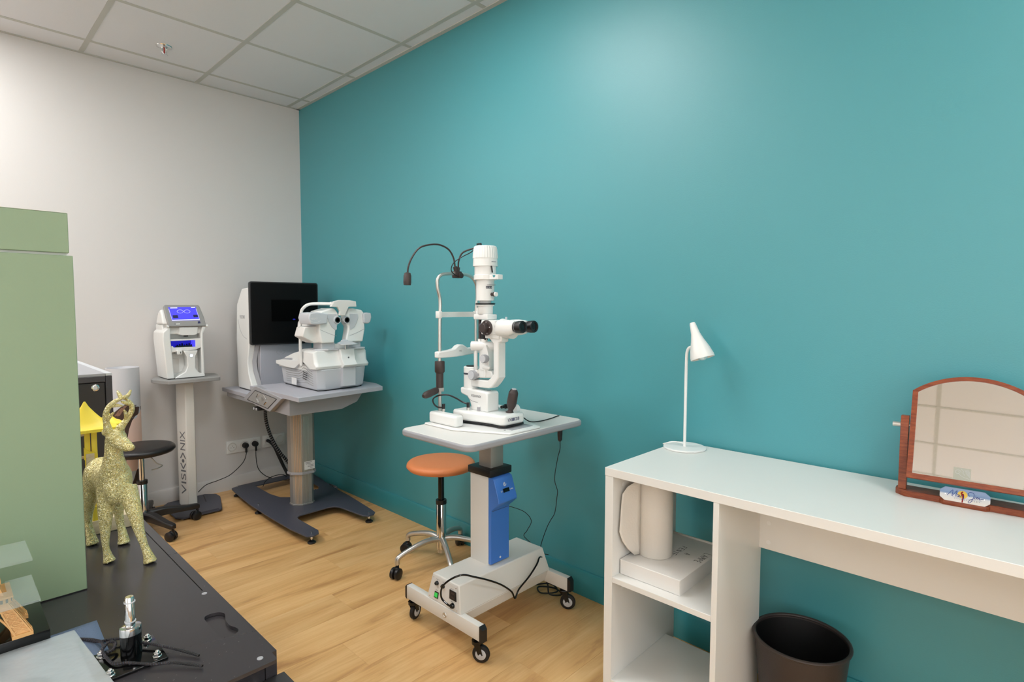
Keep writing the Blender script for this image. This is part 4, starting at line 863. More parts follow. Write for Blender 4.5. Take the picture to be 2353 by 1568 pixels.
    quad('lcd_bar', [(-.0795, .036), (.0725, .040), (.0715, .0445), (-.080, .0415)], .0006, .0008, 'lcdw', sp)
    quad('lcd_frame_line', [(-.0795, .04), (-.0780, .04), (-.0880, .112), (-.0895, .112)], .0006, .0008, 'lcdw', sp); quad('lcd_frame_line', [(.070, .044), (.0715, .044), (.0600, .113), (.0585, .113)], .0006, .0008, 'lcdw', sp)
    quad('lcd_tab', [(-.081, .114), (-.042, .115), (-.043, .120), (-.080, .119)], .0006, .0008, 'lcdw', sp); quad('lcd_tab', [(.033, .117), (.057, .118), (.055, .123), (.033, .122)], .0006, .0008, 'lcdw', sp)
    quad('lcd_box', [(-.072, .052), (-.044, .053), (-.046, .071), (-.074, .070)], .0006, .0008, 'lcdd', sp); quad('lcd_box', [(.040, .056), (.066, .057), (.063, .073), (.038, .072)], .0006, .0008, 'lcdd', sp)
    gl = MB()
    for cx_ in (-.030, .008):
        gl.ribbon([scr(cx_+.0165*math.cos(a), .094+.0105*math.sin(a), .0007) for a in [2*PI*k/20 for k in range(21)]], nrm, .0012, .0002)
    gl.ribbon([scr(-.0135, .094, .0007), scr(-.0085, .094, .0007)], nrm, .0012, .0002)
    ob('lcd_spectacles', gl, M['lcdw'], sp, smooth=0)
    text('logo_print', 'VX', tuple(scr(-.072, .012, .0003)), rt, up, .008, .006, M['navyink'], sp, .0003); quad('logo_print', [(-.061, .012), (-.040, .0125), (-.040, .0185), (-.061, .018)], .0002, .0005, 'white', sp)
    quad('emblem', [(.058, .016), (.074, .017), (.072, .031), (.060, .030)], .0002, .0004, 'navyink', sp)
    for a in (-.104, .108): ob('hinge', MB().lathe(scr(a-.006, .003, -.010), scr(a+.006, .003, -.010), [(0, .008), (1, .008)], 16), M['white'], t)
    ob('rear_cover', MB().prism([(-.20, z0+.33), (-.245, z0+.33), (-.225, z0+.39), (-.195, z0+.42), (-.15, z0+.40), (-.11, z0+.35), (-.10, z0+.33)], 'x', -.985, -.765), M['white'], t, .01, seg=3)
build_lensmeter()

# ------------------------------------------------------------ two-level phoropter table
def build_phoropter_table():
    t = thing('instrument_table', 'grey two-level refraction table on a ribbed column and dark steel base, in the corner', 'table', (-.385, -.73, 0))
    # steel base: plate with cut-outs front (u-shape) and back
    def flat(poly, holes, z0, z1, name, m, bev=.002):
        bm = bmesh.new()
        for lp in [poly]+holes:
            vs = [bm.verts.new((x, y, z0)) for x, y in lp]
            for i in range(len(vs)): bm.edges.new((vs[i], vs[(i+1) % len(vs)]))
        bmesh.ops.triangle_fill(bm, use_beauty=True, use_dissolve=False, edges=bm.edges[:])
        for f in bm.faces:
            if f.normal.z < 0: f.normal_flip()
        bmesh.ops.dissolve_limit(bm, angle_limit=.01, verts=bm.verts[:], edges=bm.edges[:])
        r = bmesh.ops.extrude_face_region(bm, geom=bm.faces[:])
        bmesh.ops.translate(bm, vec=(0, 0, z1-z0), verts=[g for g in r['geom'] if isinstance(g, bmesh.types.BMVert)])
        bmesh.ops.recalc_face_normals(bm, faces=bm.faces[:])
        mb = MB(); mb.bm = bm; return ob(name, mb, M[m], t, bev)
    outl = [(-.590, -.150), (-.540, -.125), (-.10, -.105), (-.045, -.14), (-.070, -.35), (-.105, -.60), (-.120, -.85), (-.155, -1.16), (-.165, -1.215), (-.190, -1.240), (-.225, -1.238), (-.245, -1.215), (-.268, -.985), (-.285, -.955), (-.320, -.942), (-.500, -.948), (-.520, -.965), (-.530, -1.00), (-.528, -1.23), (-.545, -1.268), (-.580, -1.282), (-.612, -1.262), (-.628, -1.10), (-.632, -.85), (-.628, -.55), (-.612, -.33), (-.598, -.18)]
    outl = [(x, y) for x, y in outl]
    hole = [(-.46, -.210), (-.46, -.45), (-.44, -.56), (-.40, -.60), (-.20, -.58), (-.165, -.53), (-.155, -.35), (-.145, -.205)]
    b = flat(outl, [hole[::-1]], .045, .053, 'base_plate', 'navy')
    for x, y in ((-.575, -1.245), (-.200, -1.205), (-.565, -.175), (-.595, -.60), (-.09, -.17)):
        f = ob('levelling_foot', MB().lathe((x, y, 0), (x, y, .018), [(0, .021), (.35, .022), (.8, .012), (1, .007)], 24), M['black'], b)
        ob('foot_spindle', MB().cyl((x, y, .016), (x, y, .046), .004, seg=10).cyl((x, y, .026), (x, y, .032), .0075, seg=6).cyl((x, y, .053), (x, y, .062), .0055, seg=12), M['chrome'], b)
    # ribbed telescopic column
    cx, cy = -.392, -.745
    def octo(w, d, ch): return [(cx-w/2+ch, cy-d/2), (cx+w/2-ch*.5, cy-d/2), (cx+w/2, cy-d/2+ch*.5), (cx+w/2, cy+d/2-ch), (cx+w/2-ch, cy+d/2), (cx-w/2+ch, cy+d/2), (cx-w/2, cy+d/2-ch), (cx-w/2, cy-d/2+ch)]
    lo = ob('lower_column', MB().prism(octo(.122, .122, .040), 'z', .053, .25), M['alum'], t, .002)
    hi = ob('upper_column', MB().prism(octo(.140, .140, .046), 'z', .257, .70), M['alum'], t, .002)
    ob('column_ring', MB().prism(octo(.150, .150, .050), 'z', .244, .259), M['mgrey'], t, .002)
    ob('column_foot_ring', MB().prism(octo(.130, .130, .043), 'z', .053, .062), M['alum'], t, .001)
    for o_, w, ch, z0, z1 in ((lo, .122, .040, .063, .243), (hi, .140, .046, .262, .70)):
        a, c_ = V(cx-w/2, cy-w/2+ch, 0), V(cx-w/2+ch, cy-w/2, 0); d = (c_-a)
        for k in range(5):
            p = a+d*(.30+.15*k); n_ = V(-1, -1, 0).normalized()
            ob('rib', MB().prism([tuple((p-d.normalized()*.0022)[:2]), tuple((p+d.normalized()*.0022)[:2]), tuple((p+d.normalized()*.0016+n_*.002)[:2]), tuple((p-d.normalized()*.0016+n_*.002)[:2])], 'z', z0, z1), M['stripe'], o_)
        for k in range(5):
            x = cx-.012+k*.0075
            ob('rib', MB().box(x, x+.0032, cy-w/2-.0015, cy-w/2, z0, z1 if o_ is lo else z1-.10), M['alu'], o_)
    ob('rating_label', MB().box(cx-.010, cx+.056, cy-.0718, cy-.0700, .272, .322), M['palegrey'], hi)
    lb = MB()
    for k, (a, c_) in enumerate(((0, .8), (.1, .7), (.3, 1), (.3, 1), (.6, .9))): lb.box(cx-.006+a*.055, cx-.006+c_*.055, cy-.0722, cy-.0717, .314-k*.0085, .3165-k*.0085)
    ob('label_text', lb, M['greyink'], hi, smooth=0)
    ob('rating_label', MB().box(cx-.006, cx+.050, cy-.0718, cy-.0700, .625, .66), M['palegrey'], hi)
    lb = MB()
    for k in range(3): lb.box(cx-.003, cx+.046-.004*k, cy-.0722, cy-.0717, .630+k*.006, .632+k*.006)
    ob('label_text', lb, M['greyink'], hi, smooth=0)
    ob('dark_slot', MB().box(cx-.002, cx+.040, cy-.0722, cy-.0700, .665, .678), M['ink'], hi)
    ob('side_strip', MB().box(cx+.0698, cx+.0715, cy-.05, cy+.03, .262, .70), M['teal_trim'], hi) if 0 else None
    # under-frame
    ob('under_frame', MB().prism([(-.600, .690), (-.600, .672), (-.56, .655), (-.22, .655), (-.17, .705), (-.10, .770), (-.60, .770)] if 0 else [(-.610, .668), (-.30, .668), (-.20, .700), (-.15, .7655), (-.610, .7655)], 'y', -1.09, -.62).box(-.60, -.12, -.64, -.14, .672, .70), M['mgrey'], t, .002)
    ob('rear_tabletop', MB().prism([(-.606, -.070), (-.606, -.93), (-.10, -.90), (-.035, -.40), (-.035, -.070)], 'z', .700, .7235), M['tgrey'], t, .0015)
    ob('front_tabletop', MB().prism([(-.636, -1.256), (-.087, -1.190), (-.040, -1.05), (-.040, -.62), (-.636, -.62)], 'z', .766, .790), M['tgrey'], t, .0015)
    # slanting side bracket with emblem
    pg = [(-.520, .7005), (-.690, .792), (-1.075, .766), (-1.05, .755), (-.905, .670), (-.880, .668)]
    pg = [(-.525, .702), (-.555, .722), (-.700, .796), (-.725, .799), (-1.066, .7655), (-.905, .672), (-.880, .672)]
    br = ob('side_bracket', MB().prism(pg, 'x', -.640, -.612), M['mgrey'], t, .003)
    inn = [(-.590, .706), (-.711, .774), (-1.000, .7555), (-.881, .688)]
    ob('bracket_inset', MB().prism(inn, 'x', -.6415, -.6398), M['bezel'], br, .0004)
    edge = MB()
    for a, c_ in zip(inn, inn[1:]+inn[:1]): edge.ribbon([(-.6412, a[0], a[1]), (-.6412, c_[0], c_[1])], (-1, 0, 0), .003, .0006)
    ob('inset_gap', edge, M['ink'], br, smooth=0)
    em = MB(); ce = (-.800, .733)
    em.prism(circ(ce[0], ce[1], .030, 24, ry=.012), 'x', -.6425, -.641)
    ob('emblem', em, M['chrome'], br)
    for s in (-1, 1):
        for v_ in (-1, 1):
            pts = [(-.6418, ce[0]+s*(.068-.030*k/4), ce[1]+v_*(.006+.020*k/4)) for k in range(5)]
            ob('emblem_arc', MB().tube(pts, .0045, 8, 0), M['chrome'], br)
    hc = ob('hand_control', MB().box(-.640, -.595, -.74, -.66, .655, .672, .005), M['black'], t)
    for y in (-.72, -.685): ob('button', MB().cyl((-.640, y, .664), (-.6425, y, .664), .0075, seg=18), M['lgrey'], hc)
build_phoropter_table()

# ------------------------------------------------------------ vision chart display
def build_chart_display():
    z0 = .7238
    t = thing('vision_chart_display', 'large black vision chart screen on a white and grey cabinet behind the phoropter', 'display', (-.33, -.29, z0))
    ob('side_shell', MB().prism([(-.178, z0+.006), (-.165, 1.047), (-.186, 1.277), (-.274, 1.377), (-.372, 1.383), (-.372, 1.02), (-.352, .95), (-.340, .90), (-.352, .83), (-.400, .76), (-.425, z0+.006)], 'x', -.540, -.500), M['white'], t, .006, seg=3)
    ob('foot_seal', MB().box(-.535, -.130, -.40, -.19, z0+.0002, z0+.007), M['black'], t)
    ob('front_cabinet', MB().box(-.485, -.128, -.375, -.19, z0+.006, 1.38), M['mgrey'], t, .004)
    ob('front_panel', MB().prism([(-.375, z0+.006), (-.385, z0+.006), (-.392, 1.02), (-.375, 1.02)], 'x', -.478, -.130), M['tgrey'], t, .003)
    ob('trim_strip', MB().loft([[V(x, y, z), V(x+.022, y-.012, z), V(x+.026, y+.01, z), V(x+.006, y+.02, z)] for x, y, z in ((-.500, -.405, z0+.006), (-.504, -.388, .78), (-.512, -.362, .85), (-.514, -.352, .91), (-.508, -.365, .97), (-.502, -.384, 1.02))]), M['mgrey'], t, smooth=60)
    sc = Matrix.Translation(V(-.545, -.405, 0)) @ Matrix.Rotation(math.radians(-9), 4, 'Z')
    def R(mb): mb.xf(sc); return mb
    s = ob('screen_body', R(MB().prism(rrect(0, .428, 1.018, 1.421, .014), 'y', -.012, .022)), M['black'], t, .004)
    ob('screen_glass', R(MB().prism(rrect(.008, .420, 1.026, 1.413, .010), 'y', -.0135, -.0118)), M['screen'], s)
    ob('inner_window', R(MB().box(.128, .312, -.0141, -.0134, 1.168, 1.308)), M['screen2'], s)
    ob('logo_light', R(MB().prism(circ(.268, 1.180, .009, 14, ry=.004), 'y', -.0146, -.0140)), mat('blue_led_print', (24, 24, 150), .4, emit=.2), s)
    # prints
    text('logo_print', 'VISI', (-.5402, -.232, 1.185), (0, -1, 0), (0, 0, 1), .038, .022, M['mgrey'], t, .0006)
    text('logo_print', 'ONIX', (-.5402, -.275, 1.185), (0, -1, 0), (0, 0, 1), .042, .022, M['mgrey'], t, .0006)
    ob('seam_line', MB().ribbon([tuple(p) for p in spline([V(-.5404, -.205, 1.18), V(-.5404, -.23, 1.12), V(-.5404, -.28, 1.075), V(-.5404, -.345, 1.055)], 6)], (-1, 0, 0), .002, .0004), M['mgrey'], t, smooth=0)
    text('logo_print', 'VX', (-.452, -.3855, .800), (1, 0, 0), (0, 0, 1), .020, .012, M['navyink'], t, .0006); ob('logo_patch', MB().box(-.428, -.398, -.3862, -.3848, .799, .813), M['white'], t)
    em = MB(); ex, ez = -.345, .965
    for sx in (-1, 1):
        for sz in (-1, 1):
            em.ribbon([(ex+sx*(.006+.022*k/5), -.3905, ez+sz*(.016-.014*(k/5)**1.6)) for k in range(6)], (0, -1, 0), .0022, .0004)
    em.ribbon([(ex+.006*math.cos(a), -.3905, ez+.006*math.sin(a)) for a in [2*PI*k/12 for k in range(13)]], (0, -1, 0), .0018, .0004)
    ob('emblem', em, M['mgrey'], t, smooth=0)
build_chart_display()

# ------------------------------------------------------------ digital phoropter
def build_phoropter():
    z0 = .790
    t = thing('phoropter', 'white digital phoropter with two eyeholes and headrest on the front of the grey table', 'optical instrument', (-.31, -.9, z0))
    # lower shell, slightly flared
    def ring(z, k, d=0): 
        P = [(-.470, -1.128), (-.430, -1.148), (-.200, -1.120), (-.155, -1.098), (-.140, -1.05), (-.150, -.66), (-.430, -.63), (-.455, -.66)]
        c = (-.31, -.90); return [(c[0]+(x-c[0])*k+d, c[1]+(y-c[1])*k, z) for x, y in P]
    ob('foot_seal', MB().loft([ring(z0+.0002, .93), ring(z0+.006, .93)]), M['black'], t)
    ob('lower_shell', MB().loft([ring(z0+.005, .93), ring(z0+.014, .97), ring(z0+.07, 1.0), ring(z0+.123, 1.03)]), M['lgrey'], t, .004, seg=3)
    # white shroud: side profile extruded, rear end lower
    prof = [(-.625, .915), (-.625, .935), (-.70, .945), (-.86, .948), (-.925, .965), (-.955, 1.012), (-.965, 1.022), (-1.125, 1.016), (-1.135, .958), (-1.158, .930), (-1.150, .914), (-1.09, .912), (-1.03, .935), (-.995, .948), (-.96, .940), (-.89, .906), (-.86, .902), (-.70, .908)]
    xs = [(-.484, 0), (-.478, .006), (-.470, .010), (-.462, .012), (-.16, .012), (-.148, .008), (-.138, 0)]
    rings = []
    for x, ins in xs:
        cy = -.9; rings.append([(x, cy+(y-cy)*(1-.04*(1-ins/.012))+.06*(x+.48)*(1 if y < -1 else 0)*1.2, z if z < .95 else z-(.012-ins)) for y, z in prof])
    ob('shroud', MB().loft(rings), M['white'], t, .003, seg=3)
    ob('shroud_fill', MB().box(-.470, -.150, -1.10, -.65, .90, .934), M['white'], t)
    cp = ob('centre_strip', MB().prism([(-1.120, .800), (-1.156, .81), (-1.158, .913), (-1.176, .932), (-1.150, .962), (-1.138, 1.018), (-1.10, 1.021)], 'x', -.328, -.245), M['lgrey'], t, .002)
    cu = ob('centre_cover', MB().prism([(-1.158, .915), (-1.1785, .932), (-1.1525, .962), (-1.1405, 1.020), (-1.12, 1.022), (-1.12, .915)], 'x', -.329, -.244), M['white'], t, .002)
    em = MB(); ex, ez, ey = -.286, .972, -1.151
    sl = V(0, .010, .055).normalized()
    for sx in (-1, 1):
        for sz in (-1, 1): em.ribbon([V(ex+sx*(.005+.016*k/4), ey+.002, ez)+sl*(sz*(.013-.010*(k/4)**1.5)) for k in range(5)], (0, -1, .18), .002, .0004)
    em.cyl((ex, ey+.001, ez), (ex, ey-.0006, ez), .005, seg=14)
    ob('emblem', em, M['greyink'], cu, smooth=0)
    # louvre lines on the flank
    for k in range(7):
        z = .818+k*.013; pts = []
        for q in range(11):
            y = -.72-.036*q; bump_ = math.exp(-((y+.985)/.055)**2)*(.012+.004*k); zz = z+bump_; kk = .97+(zz-.804)*.55; pts.append((-.31+(-.145-.015*(-.66-y)/.468)*kk-.0004, y, zz))
        ob('louvre', MB().ribbon(pts, (-1, 0, 0), .0022 if k > 2 else .0014, .0012), M['bezel'], t, smooth=0)
    for k in range(4): ob('vent_slit', MB().ribbon([(-.4775-.001*k, -1.02-.006*k, .850+k*.012), (-.4765-.001*k, -.975-.004*k, .856+k*.012)], (-1, 0, 0), .0045, .0008), M['ink'], t, smooth=0)
    ob('rating_label', MB().box(-.4805, -.478, -.90, -.84, .808, .848), M['palegrey'], t)
    # printer hump at the rear
    ob('printer_cover', MB().prism([(-.66, .94), (-.70, .958), (-.80, .986), (-.90, 1.006), (-.96, 1.012), (-.96, .94)], 'x', -.455, -.30), M['white'], t, .006, seg=3)
    ob('printer_tray', MB().prism([(-.64, .936), (-.70, .952), (-.80, .958), (-.80, .936)], 'x', -.462, -.34), M['mgrey'], t, .002)
    # sliding bases and pedestals
    for x0, x1 in ((-.452, -.325), (-.285, -.160)):
        ob('slide_plate', MB().prism([(x0, -1.10), (x0+.05, -1.135), (x1, -1.12), (x1, -.99), (x0, -.99)], 'z', 1.016, 1.026), M['lgrey'], t, .002)
        ob('pedestal', MB().box((x0+x1)/2-.040, (x0+x1)/2+.040, -1.11, -1.01, 1.025, 1.060), M['lgrey'], t, .003)
    cx = -.3055
    # heads, mirrored
    for s in (-1, 1):
        def X(x): return cx+(x-cx)*s if s > 0 else x
        mir = (lambda P: [(2*cx-x, z) for x, z in P]) if s > 0 else (lambda P: P)
        L = [(-.443, 1.222), (-.437, 1.237), (-.372, 1.254), (-.356, 1.252), (-.338, 1.230), (-.330, 1.205), (-.331, 1.180), (-.343, 1.150), (-.352, 1.127), (-.354, 1.103), (-.361, 1.058), (-.438, 1.058), (-.452, 1.13), (-.450, 1.17)]
        if s > 0: L = [(-.443, 1.222), (-.430, 1.243), (-.372, 1.254), (-.346, 1.252), (-.334, 1.226), (-.318, 1.205), (-.312, 1.183), (-.335, 1.150), (-.335, 1.127), (-.330, 1.103), (-.322, 1.060), (-.432, 1.058), (-.447, 1.13), (-.446, 1.17)]
        h = ob('refraction_head', MB().prism(mir(L), 'y', -1.130, -1.000 if s < 0 else -1.075), M['white'], t, .007, seg=3)
        if s < 0:
            ob('rear_housing', MB().prism([(-.985, 1.215), (-.90, 1.20), (-.86, 1.17), (-.845, 1.09), (-.88, 1.062), (-.985, 1.058)], 'x', -.448, -.365), M['white'], h, .006)
            ob('lower_wedge', MB().prism([(-.520, 1.150), (-.535, 1.098), (-.47, 1.060), (-.43, 1.060), (-.445, 1.155)], 'y', -1.10, -1.0), M['offwhite'], h, .005)
        gp = mir([(-.398, 1.222), (-.346, 1.222), (-.346, 1.135), (-.352, 1.130), (-.375, 1.145), (-.392, 1.172), (-.402, 1.200)])
        ob('face_shield', MB().prism(gp, 'y', -1.1335, -1.129), M['lgrey'], h, .0015)
        lx, lz = (-.345, 1.187) if s < 0 else (-.286, 1.187)
        lp = ob('lens_cup', MB().lathe((lx, -1.128, lz), (lx, -1.141, lz), [(0, .024), (.6, .022), (1, .020), (1, .015), (.4, .013), (.4, .001)], 30), M['lgrey'], h)
        ob('lens_rim', MB().lathe((lx, -1.1395, lz), (lx, -1.1425, lz), [(0, .0165), (.5, .0165), (1, .0145), (1, .011), (0, .010)], 28), M['black'], h)
        ob('lens', MB().lathe((lx, -1.1385, lz), (lx, -1.136, lz), [(0, .001), (.4, .007), (1, .0105)], 20), M['blackg'], h)
        sm = MB(); pts = [mir([(-.447+.100*k/10, 1.135-.026*math.sin(PI*.5*k/10)-.012*(k/10)**2)])[0] for k in range(11)]
        sm.ribbon([(p[0], -1.1302, p[1]) for p in pts], (0, -1, 0), .0018, .0005); ob('seam_line', sm, M['mgrey'], h, smooth=0)
        mod = mir([(-.512, 1.228), (-.470, 1.232), (-.405, 1.222), (-.412, 1.168), (-.470, 1.163), (-.508, 1.165), (-.520, 1.20)])
        if s > 0: mod = mir([(-.478, 1.226), (-.450, 1.229), (-.428, 1.222), (-.432, 1.168), (-.458, 1.163), (-.474, 1.172), (-.482, 1.20)])
        md = ob('side_module', MB().prism(mod, 'y', -1.148, -1.02), M['lgrey'], h, .006, seg=3)
    ob('measuring_port', MB().box(-.142, -.1395, -1.15, -1.147, 1.185, 1.203), M['ink'], t) if 0 else None
    text('logo_print', 'VISIONIX', (-.508, -1.1482, 1.192), (1, 0, 0), (0, 0, 1), .040, .010, M['palegrey'], t, .0006)
    ob('smile_line', MB().ribbon([(-.510+.058*k/8, -1.1484, 1.186-.010*math.sin(PI*k/8)) for k in range(9)], (0, -1, 0), .0016, .0004), M['palegrey'], t, smooth=0)
    # headrest arm
    ob('headrest_arm', MB().tube([(-.492, -.99, .930), (-.497, -.995, 1.0), (-.498, -1.0, 1.12), (-.496, -1.01, 1.225), (-.488, -1.03, 1.258), (-.468, -1.05, 1.275), (-.43, -1.07, 1.279), (-.385, -1.09, 1.279), (-.355, -1.11, 1.278)], .0085, 14, 8), M['white'], t)
    hr = [(-.392, 1.262), (-.372, 1.292), (-.340, 1.300), (-.28, 1.300), (-.235, 1.294), (-.232, 1.262), (-.282, 1.262), (-.297, 1.232), (-.306, 1.212), (-.340, 1.212), (-.336, 1.236), (-.350, 1.260)]
    ob('headrest', MB().prism(hr, 'y', -1.155, -1.135), M['offwhite'], t, .003)
    ob('headrest_block', MB().box(-.365, -.262, -1.137, -1.09, 1.262, 1.290), M['white'], t, .003)
    ob('chin_rest', MB().loft([[(-.345+.105*k/8, -1.175-.018*math.sin(PI*k/8), 1.046+a) for a in (0, .006)]+[(-.345+.105*k/8, -1.13, 1.052+.012*math.sin(PI*k/8)+a) for a in (.006, 0)] for k in range(9)]), M['lgrey'], t, .002)
    ob('chin_rest_back', MB().prism([(-.325, 1.05), (-.318, 1.072), (-.300, 1.076), (-.276, 1.072), (-.270, 1.05)], 'y', -1.132, -1.122), M['lgrey'], t, .003)
    ob('chin_rest_post', MB().cyl((-.300, -1.145, 1.020), (-.300, -1.145, 1.048), .005, seg=12), M['alu'], t)
    ob('bridge_cover', MB().box(-.345, -.27, -1.09, -.97, 1.018, 1.048), M['white'], t, .004)
build_phoropter()

# ------------------------------------------------------------ black cabinets
def build_cabinets():
    zt = .700
    t = thing('drawer_cabinet', 'low black cabinet with metal-edged drawer in the left foreground, the gold deer on it', 'cabinet', (-1.95, -2.6, 0))
    ob('body', MB().box(-2.40, -1.577, -3.165, -2.03, 0, .655), M['blackside'], t, .002)
    ob('top_panel', MB().box(-2.40, -1.5965, -3.165, -2.03, .6555, zt), M['blackcab'], t, .0008)
    for y0, y1 in ((-2.640, -2.03), (-3.165, -2.6415)): ob('edge_strip', MB().box(-1.5955, -1.577, y0, y1, .6555, zt), M['blackcab'], t, .0008)
    ob('corner_post', MB().box(-1.605, -1.566, -3.215, -3.166, 0, .660), M['blackside'], t, .002)
    d = ob('drawer', MB().box(-2.38, -1.6065, -3.225, -3.166, .46, .655), M['blackcab'], t, .001)
    ob('drawer', MB().box(-2.38, -1.6065, -3.225, -3.166, .22, .452), M['blackcab'], t, .001)
    ob('metal_edge', MB().box(-2.38, -1.6065, -3.2265, -3.2245, .6535, .656).box(-1.608, -1.6055, -3.2265, -3.166, .6535, .656), M['alu'], d)
    # loose board with a finger cut-out, lying on the cabinet
    out = [(-2.30, -2.892), (-1.594, -2.892), (-1.5875, -2.897), (-1.5855, -2.905), (-1.5935, -3.2040), (-1.5950, -3.2080), (-1.599, -3.2095), (-2.30, -3.2095)]
    hole = [tuple(p)[:2] for p in spline([V(*p, 0) for p in [(-1.6356, -3.0053), (-1.6320, -2.9960), (-1.6239, -2.9931), (-1.6150, -2.9950), (-1.6085, -2.9990), (-1.6040, -3.0095), (-1.6070, -3.0230), (-1.6105, -3.0346), (-1.6114, -3.0555), (-1.6070, -3.0690), (-1.6055, -3.0790), (-1.6084, -3.0860), (-1.6170, -3.0905), (-1.6260, -3.0890), (-1.6360, -3.0800)]], 3)]
    bm = bmesh.new()
    for lp in (out, hole):
        vs = [bm.verts.new((x, y, .7005)) for x, y in lp]
        for i in range(len(vs)): bm.edges.new((vs[i], vs[(i+1) % len(vs)]))
    bmesh.ops.triangle_fill(bm, use_beauty=True, edges=bm.edges[:])
    r = bmesh.ops.extrude_face_region(bm, geom=bm.faces[:])
    bmesh.ops.translate(bm, vec=(0, 0, .0056), verts=[g for g in r['geom'] if isinstance(g, bmesh.types.BMVert)])
    bmesh.ops.recalc_face_normals(bm, faces=bm.faces[:]); mb = MB(); mb.bm = bm
    b = thing('board', 'black board with a curved finger cut-out lying at the near end of the low cabinet', 'board', (-1.95, -3.05, .7005))
    ob('panel', mb, M['blackcab'], b)
    for x, y in ((-1.605, -2.907), (-1.6125, -3.188)): ob('screw_cap', MB().lathe((x, y, .7061), (x, y, .7075), [(0, .0048), (.6, .0045), (1, .002)], 16), M['mgrey'], b)
    t = thing('tall_cabinet', 'tall black cabinet with grey top and small ring lock behind the yellow-roofed toy', 'cabinet', (-1.95, -1.6, 0))
    ob('carcass', MB().box(-2.40, -1.574, -2.015, -1.22, 0, 1.053), M['blackside'], t, .002)
    ob('front_frame', MB().box(-1.590, -1.574, -2.029, -2.0155, 0, 1.053).box(-2.40, -1.5905, -2.029, -2.0155, 1.036, 1.053), M['blackcab'], t, .001)
    dr = ob('door', MB().box(-2.40, -1.592, -2.024, -2.0155, .02, 1.034), M['blackside'], t, .001)
    ob('lock_ring', MB().lathe((-1.6155, -2.024, 1.020), (-1.6155, -2.029, 1.020), [(0, .0105), (.8, .0100), (1, .0085), (1, .006), (.3, .0055)], 24), M['chrome'], dr); ob('lock_hole', MB().cyl((-1.6155, -2.0242, 1.020), (-1.6155, -2.0252, 1.020), .0058, seg=16), M['ink'], dr)
    ob('top_panel', MB().box(-2.40, -1.590, -2.028, -1.22, 1.0535, 1.061), M['mgrey'], t, .0006)
    ob('top_edging', MB().box(-1.5895, -1.5735, -2.028, -1.22, 1.0535, 1.061), M['lgrey'], t, .0006)
build_cabinets()

def build_green():
    t = thing('green_display_board', 'tall sage green two-part display board standing on the black cabinet at the left', 'display board', (-2.05, -2.66, .700))
    ob('lower_board', MB().box(-2.36, -1.7525, -2.700, -2.655, .7005, 1.3555), M['green'], t, .0012)
    ob('upper_board', MB().box(-2.36, -1.7575, -2.697, -2.655, 1.3605, 1.4355), M['green'], t, .0012)
    ob('joint_strip', MB().box(-2.36, -1.760, -2.690, -2.660, 1.3555, 1.3605), M['pale'], t)
    ob('top_edging', MB().box(-2.36, -1.7575, -2.697, -2.655, 1.4357, 1.4368), M['pale'], t)
    ob('base_edging', MB().box(-2.36, -1.7530, -2.7008, -2.6995, .7005, .7022), M['ink'], t)
build_green()

# ------------------------------------------------------------ round display column with portrait print
def build_column():
    c = (-1.172, -.135); r = .083; zt = .905
    t = thing('display_column', 'pale grey round display column with a cropped portrait print, behind the black stool', 'display', (c[0], c[1], 0))
    ob('drum', MB().lathe((c[0], c[1], 0), (c[0], c[1], zt), [(0, r), (1, r), (1, r-.006), (.985, r-.007), (.985, .002)], 56), mat('display_drum_grey', (204, 204, 208), .45), t)
    va = math.atan2(-4.055-c[1], -1.949-c[0])          # the printed side faces the room
    def pt(s, z, d=.0012):
        a = va+math.asin(max(-1, min(1, s))); return (c[0]+(r+d)*math.cos(a), c[1]+(r+d)*math.sin(a), z)
    def patch(name, rows, m, d=.0012):
        ob(name, MB().loft([[pt(s0+(s1-s0)*k/10, z, d) for k in range(11)] for z, s0, s1 in rows], cap=False, closed=False), M[m], t, smooth=80)
    patch('printed_hair', [(.695, .08, .30), (.685, -.15, .75), (.670, -.35, .995), (.650, -.60, .995), (.63, -.75, .80), (.60, -.8, .45), (.55, -.85, .25), (.48, -.9, .10), (.40, -.95, .0), (.30, -.95, .10), (.22, -.95, .3)], 'hair')
    patch('printed_hair_strand', [(.690, .0, .20), (.67, -.25, .02), (.64, -.5, -.2), (.60, -.78, -.5)], 'hair2', .0016)
    patch('printed_face', [(.650, .98, .995), (.63, .80, .995), (.60, .45, .995), (.55, .25, .995), (.48, .10, .995), (.40, .0, .995), (.34, .05, .9), (.30, .15, .6)], 'skin')
    patch('printed_clothing', [(.34, .9, .995), (.30, .6, .995), (.22, .3, .995), (.10, -.2, .995), (.02, -.3, .995)], 'hair', .0010)
build_column()

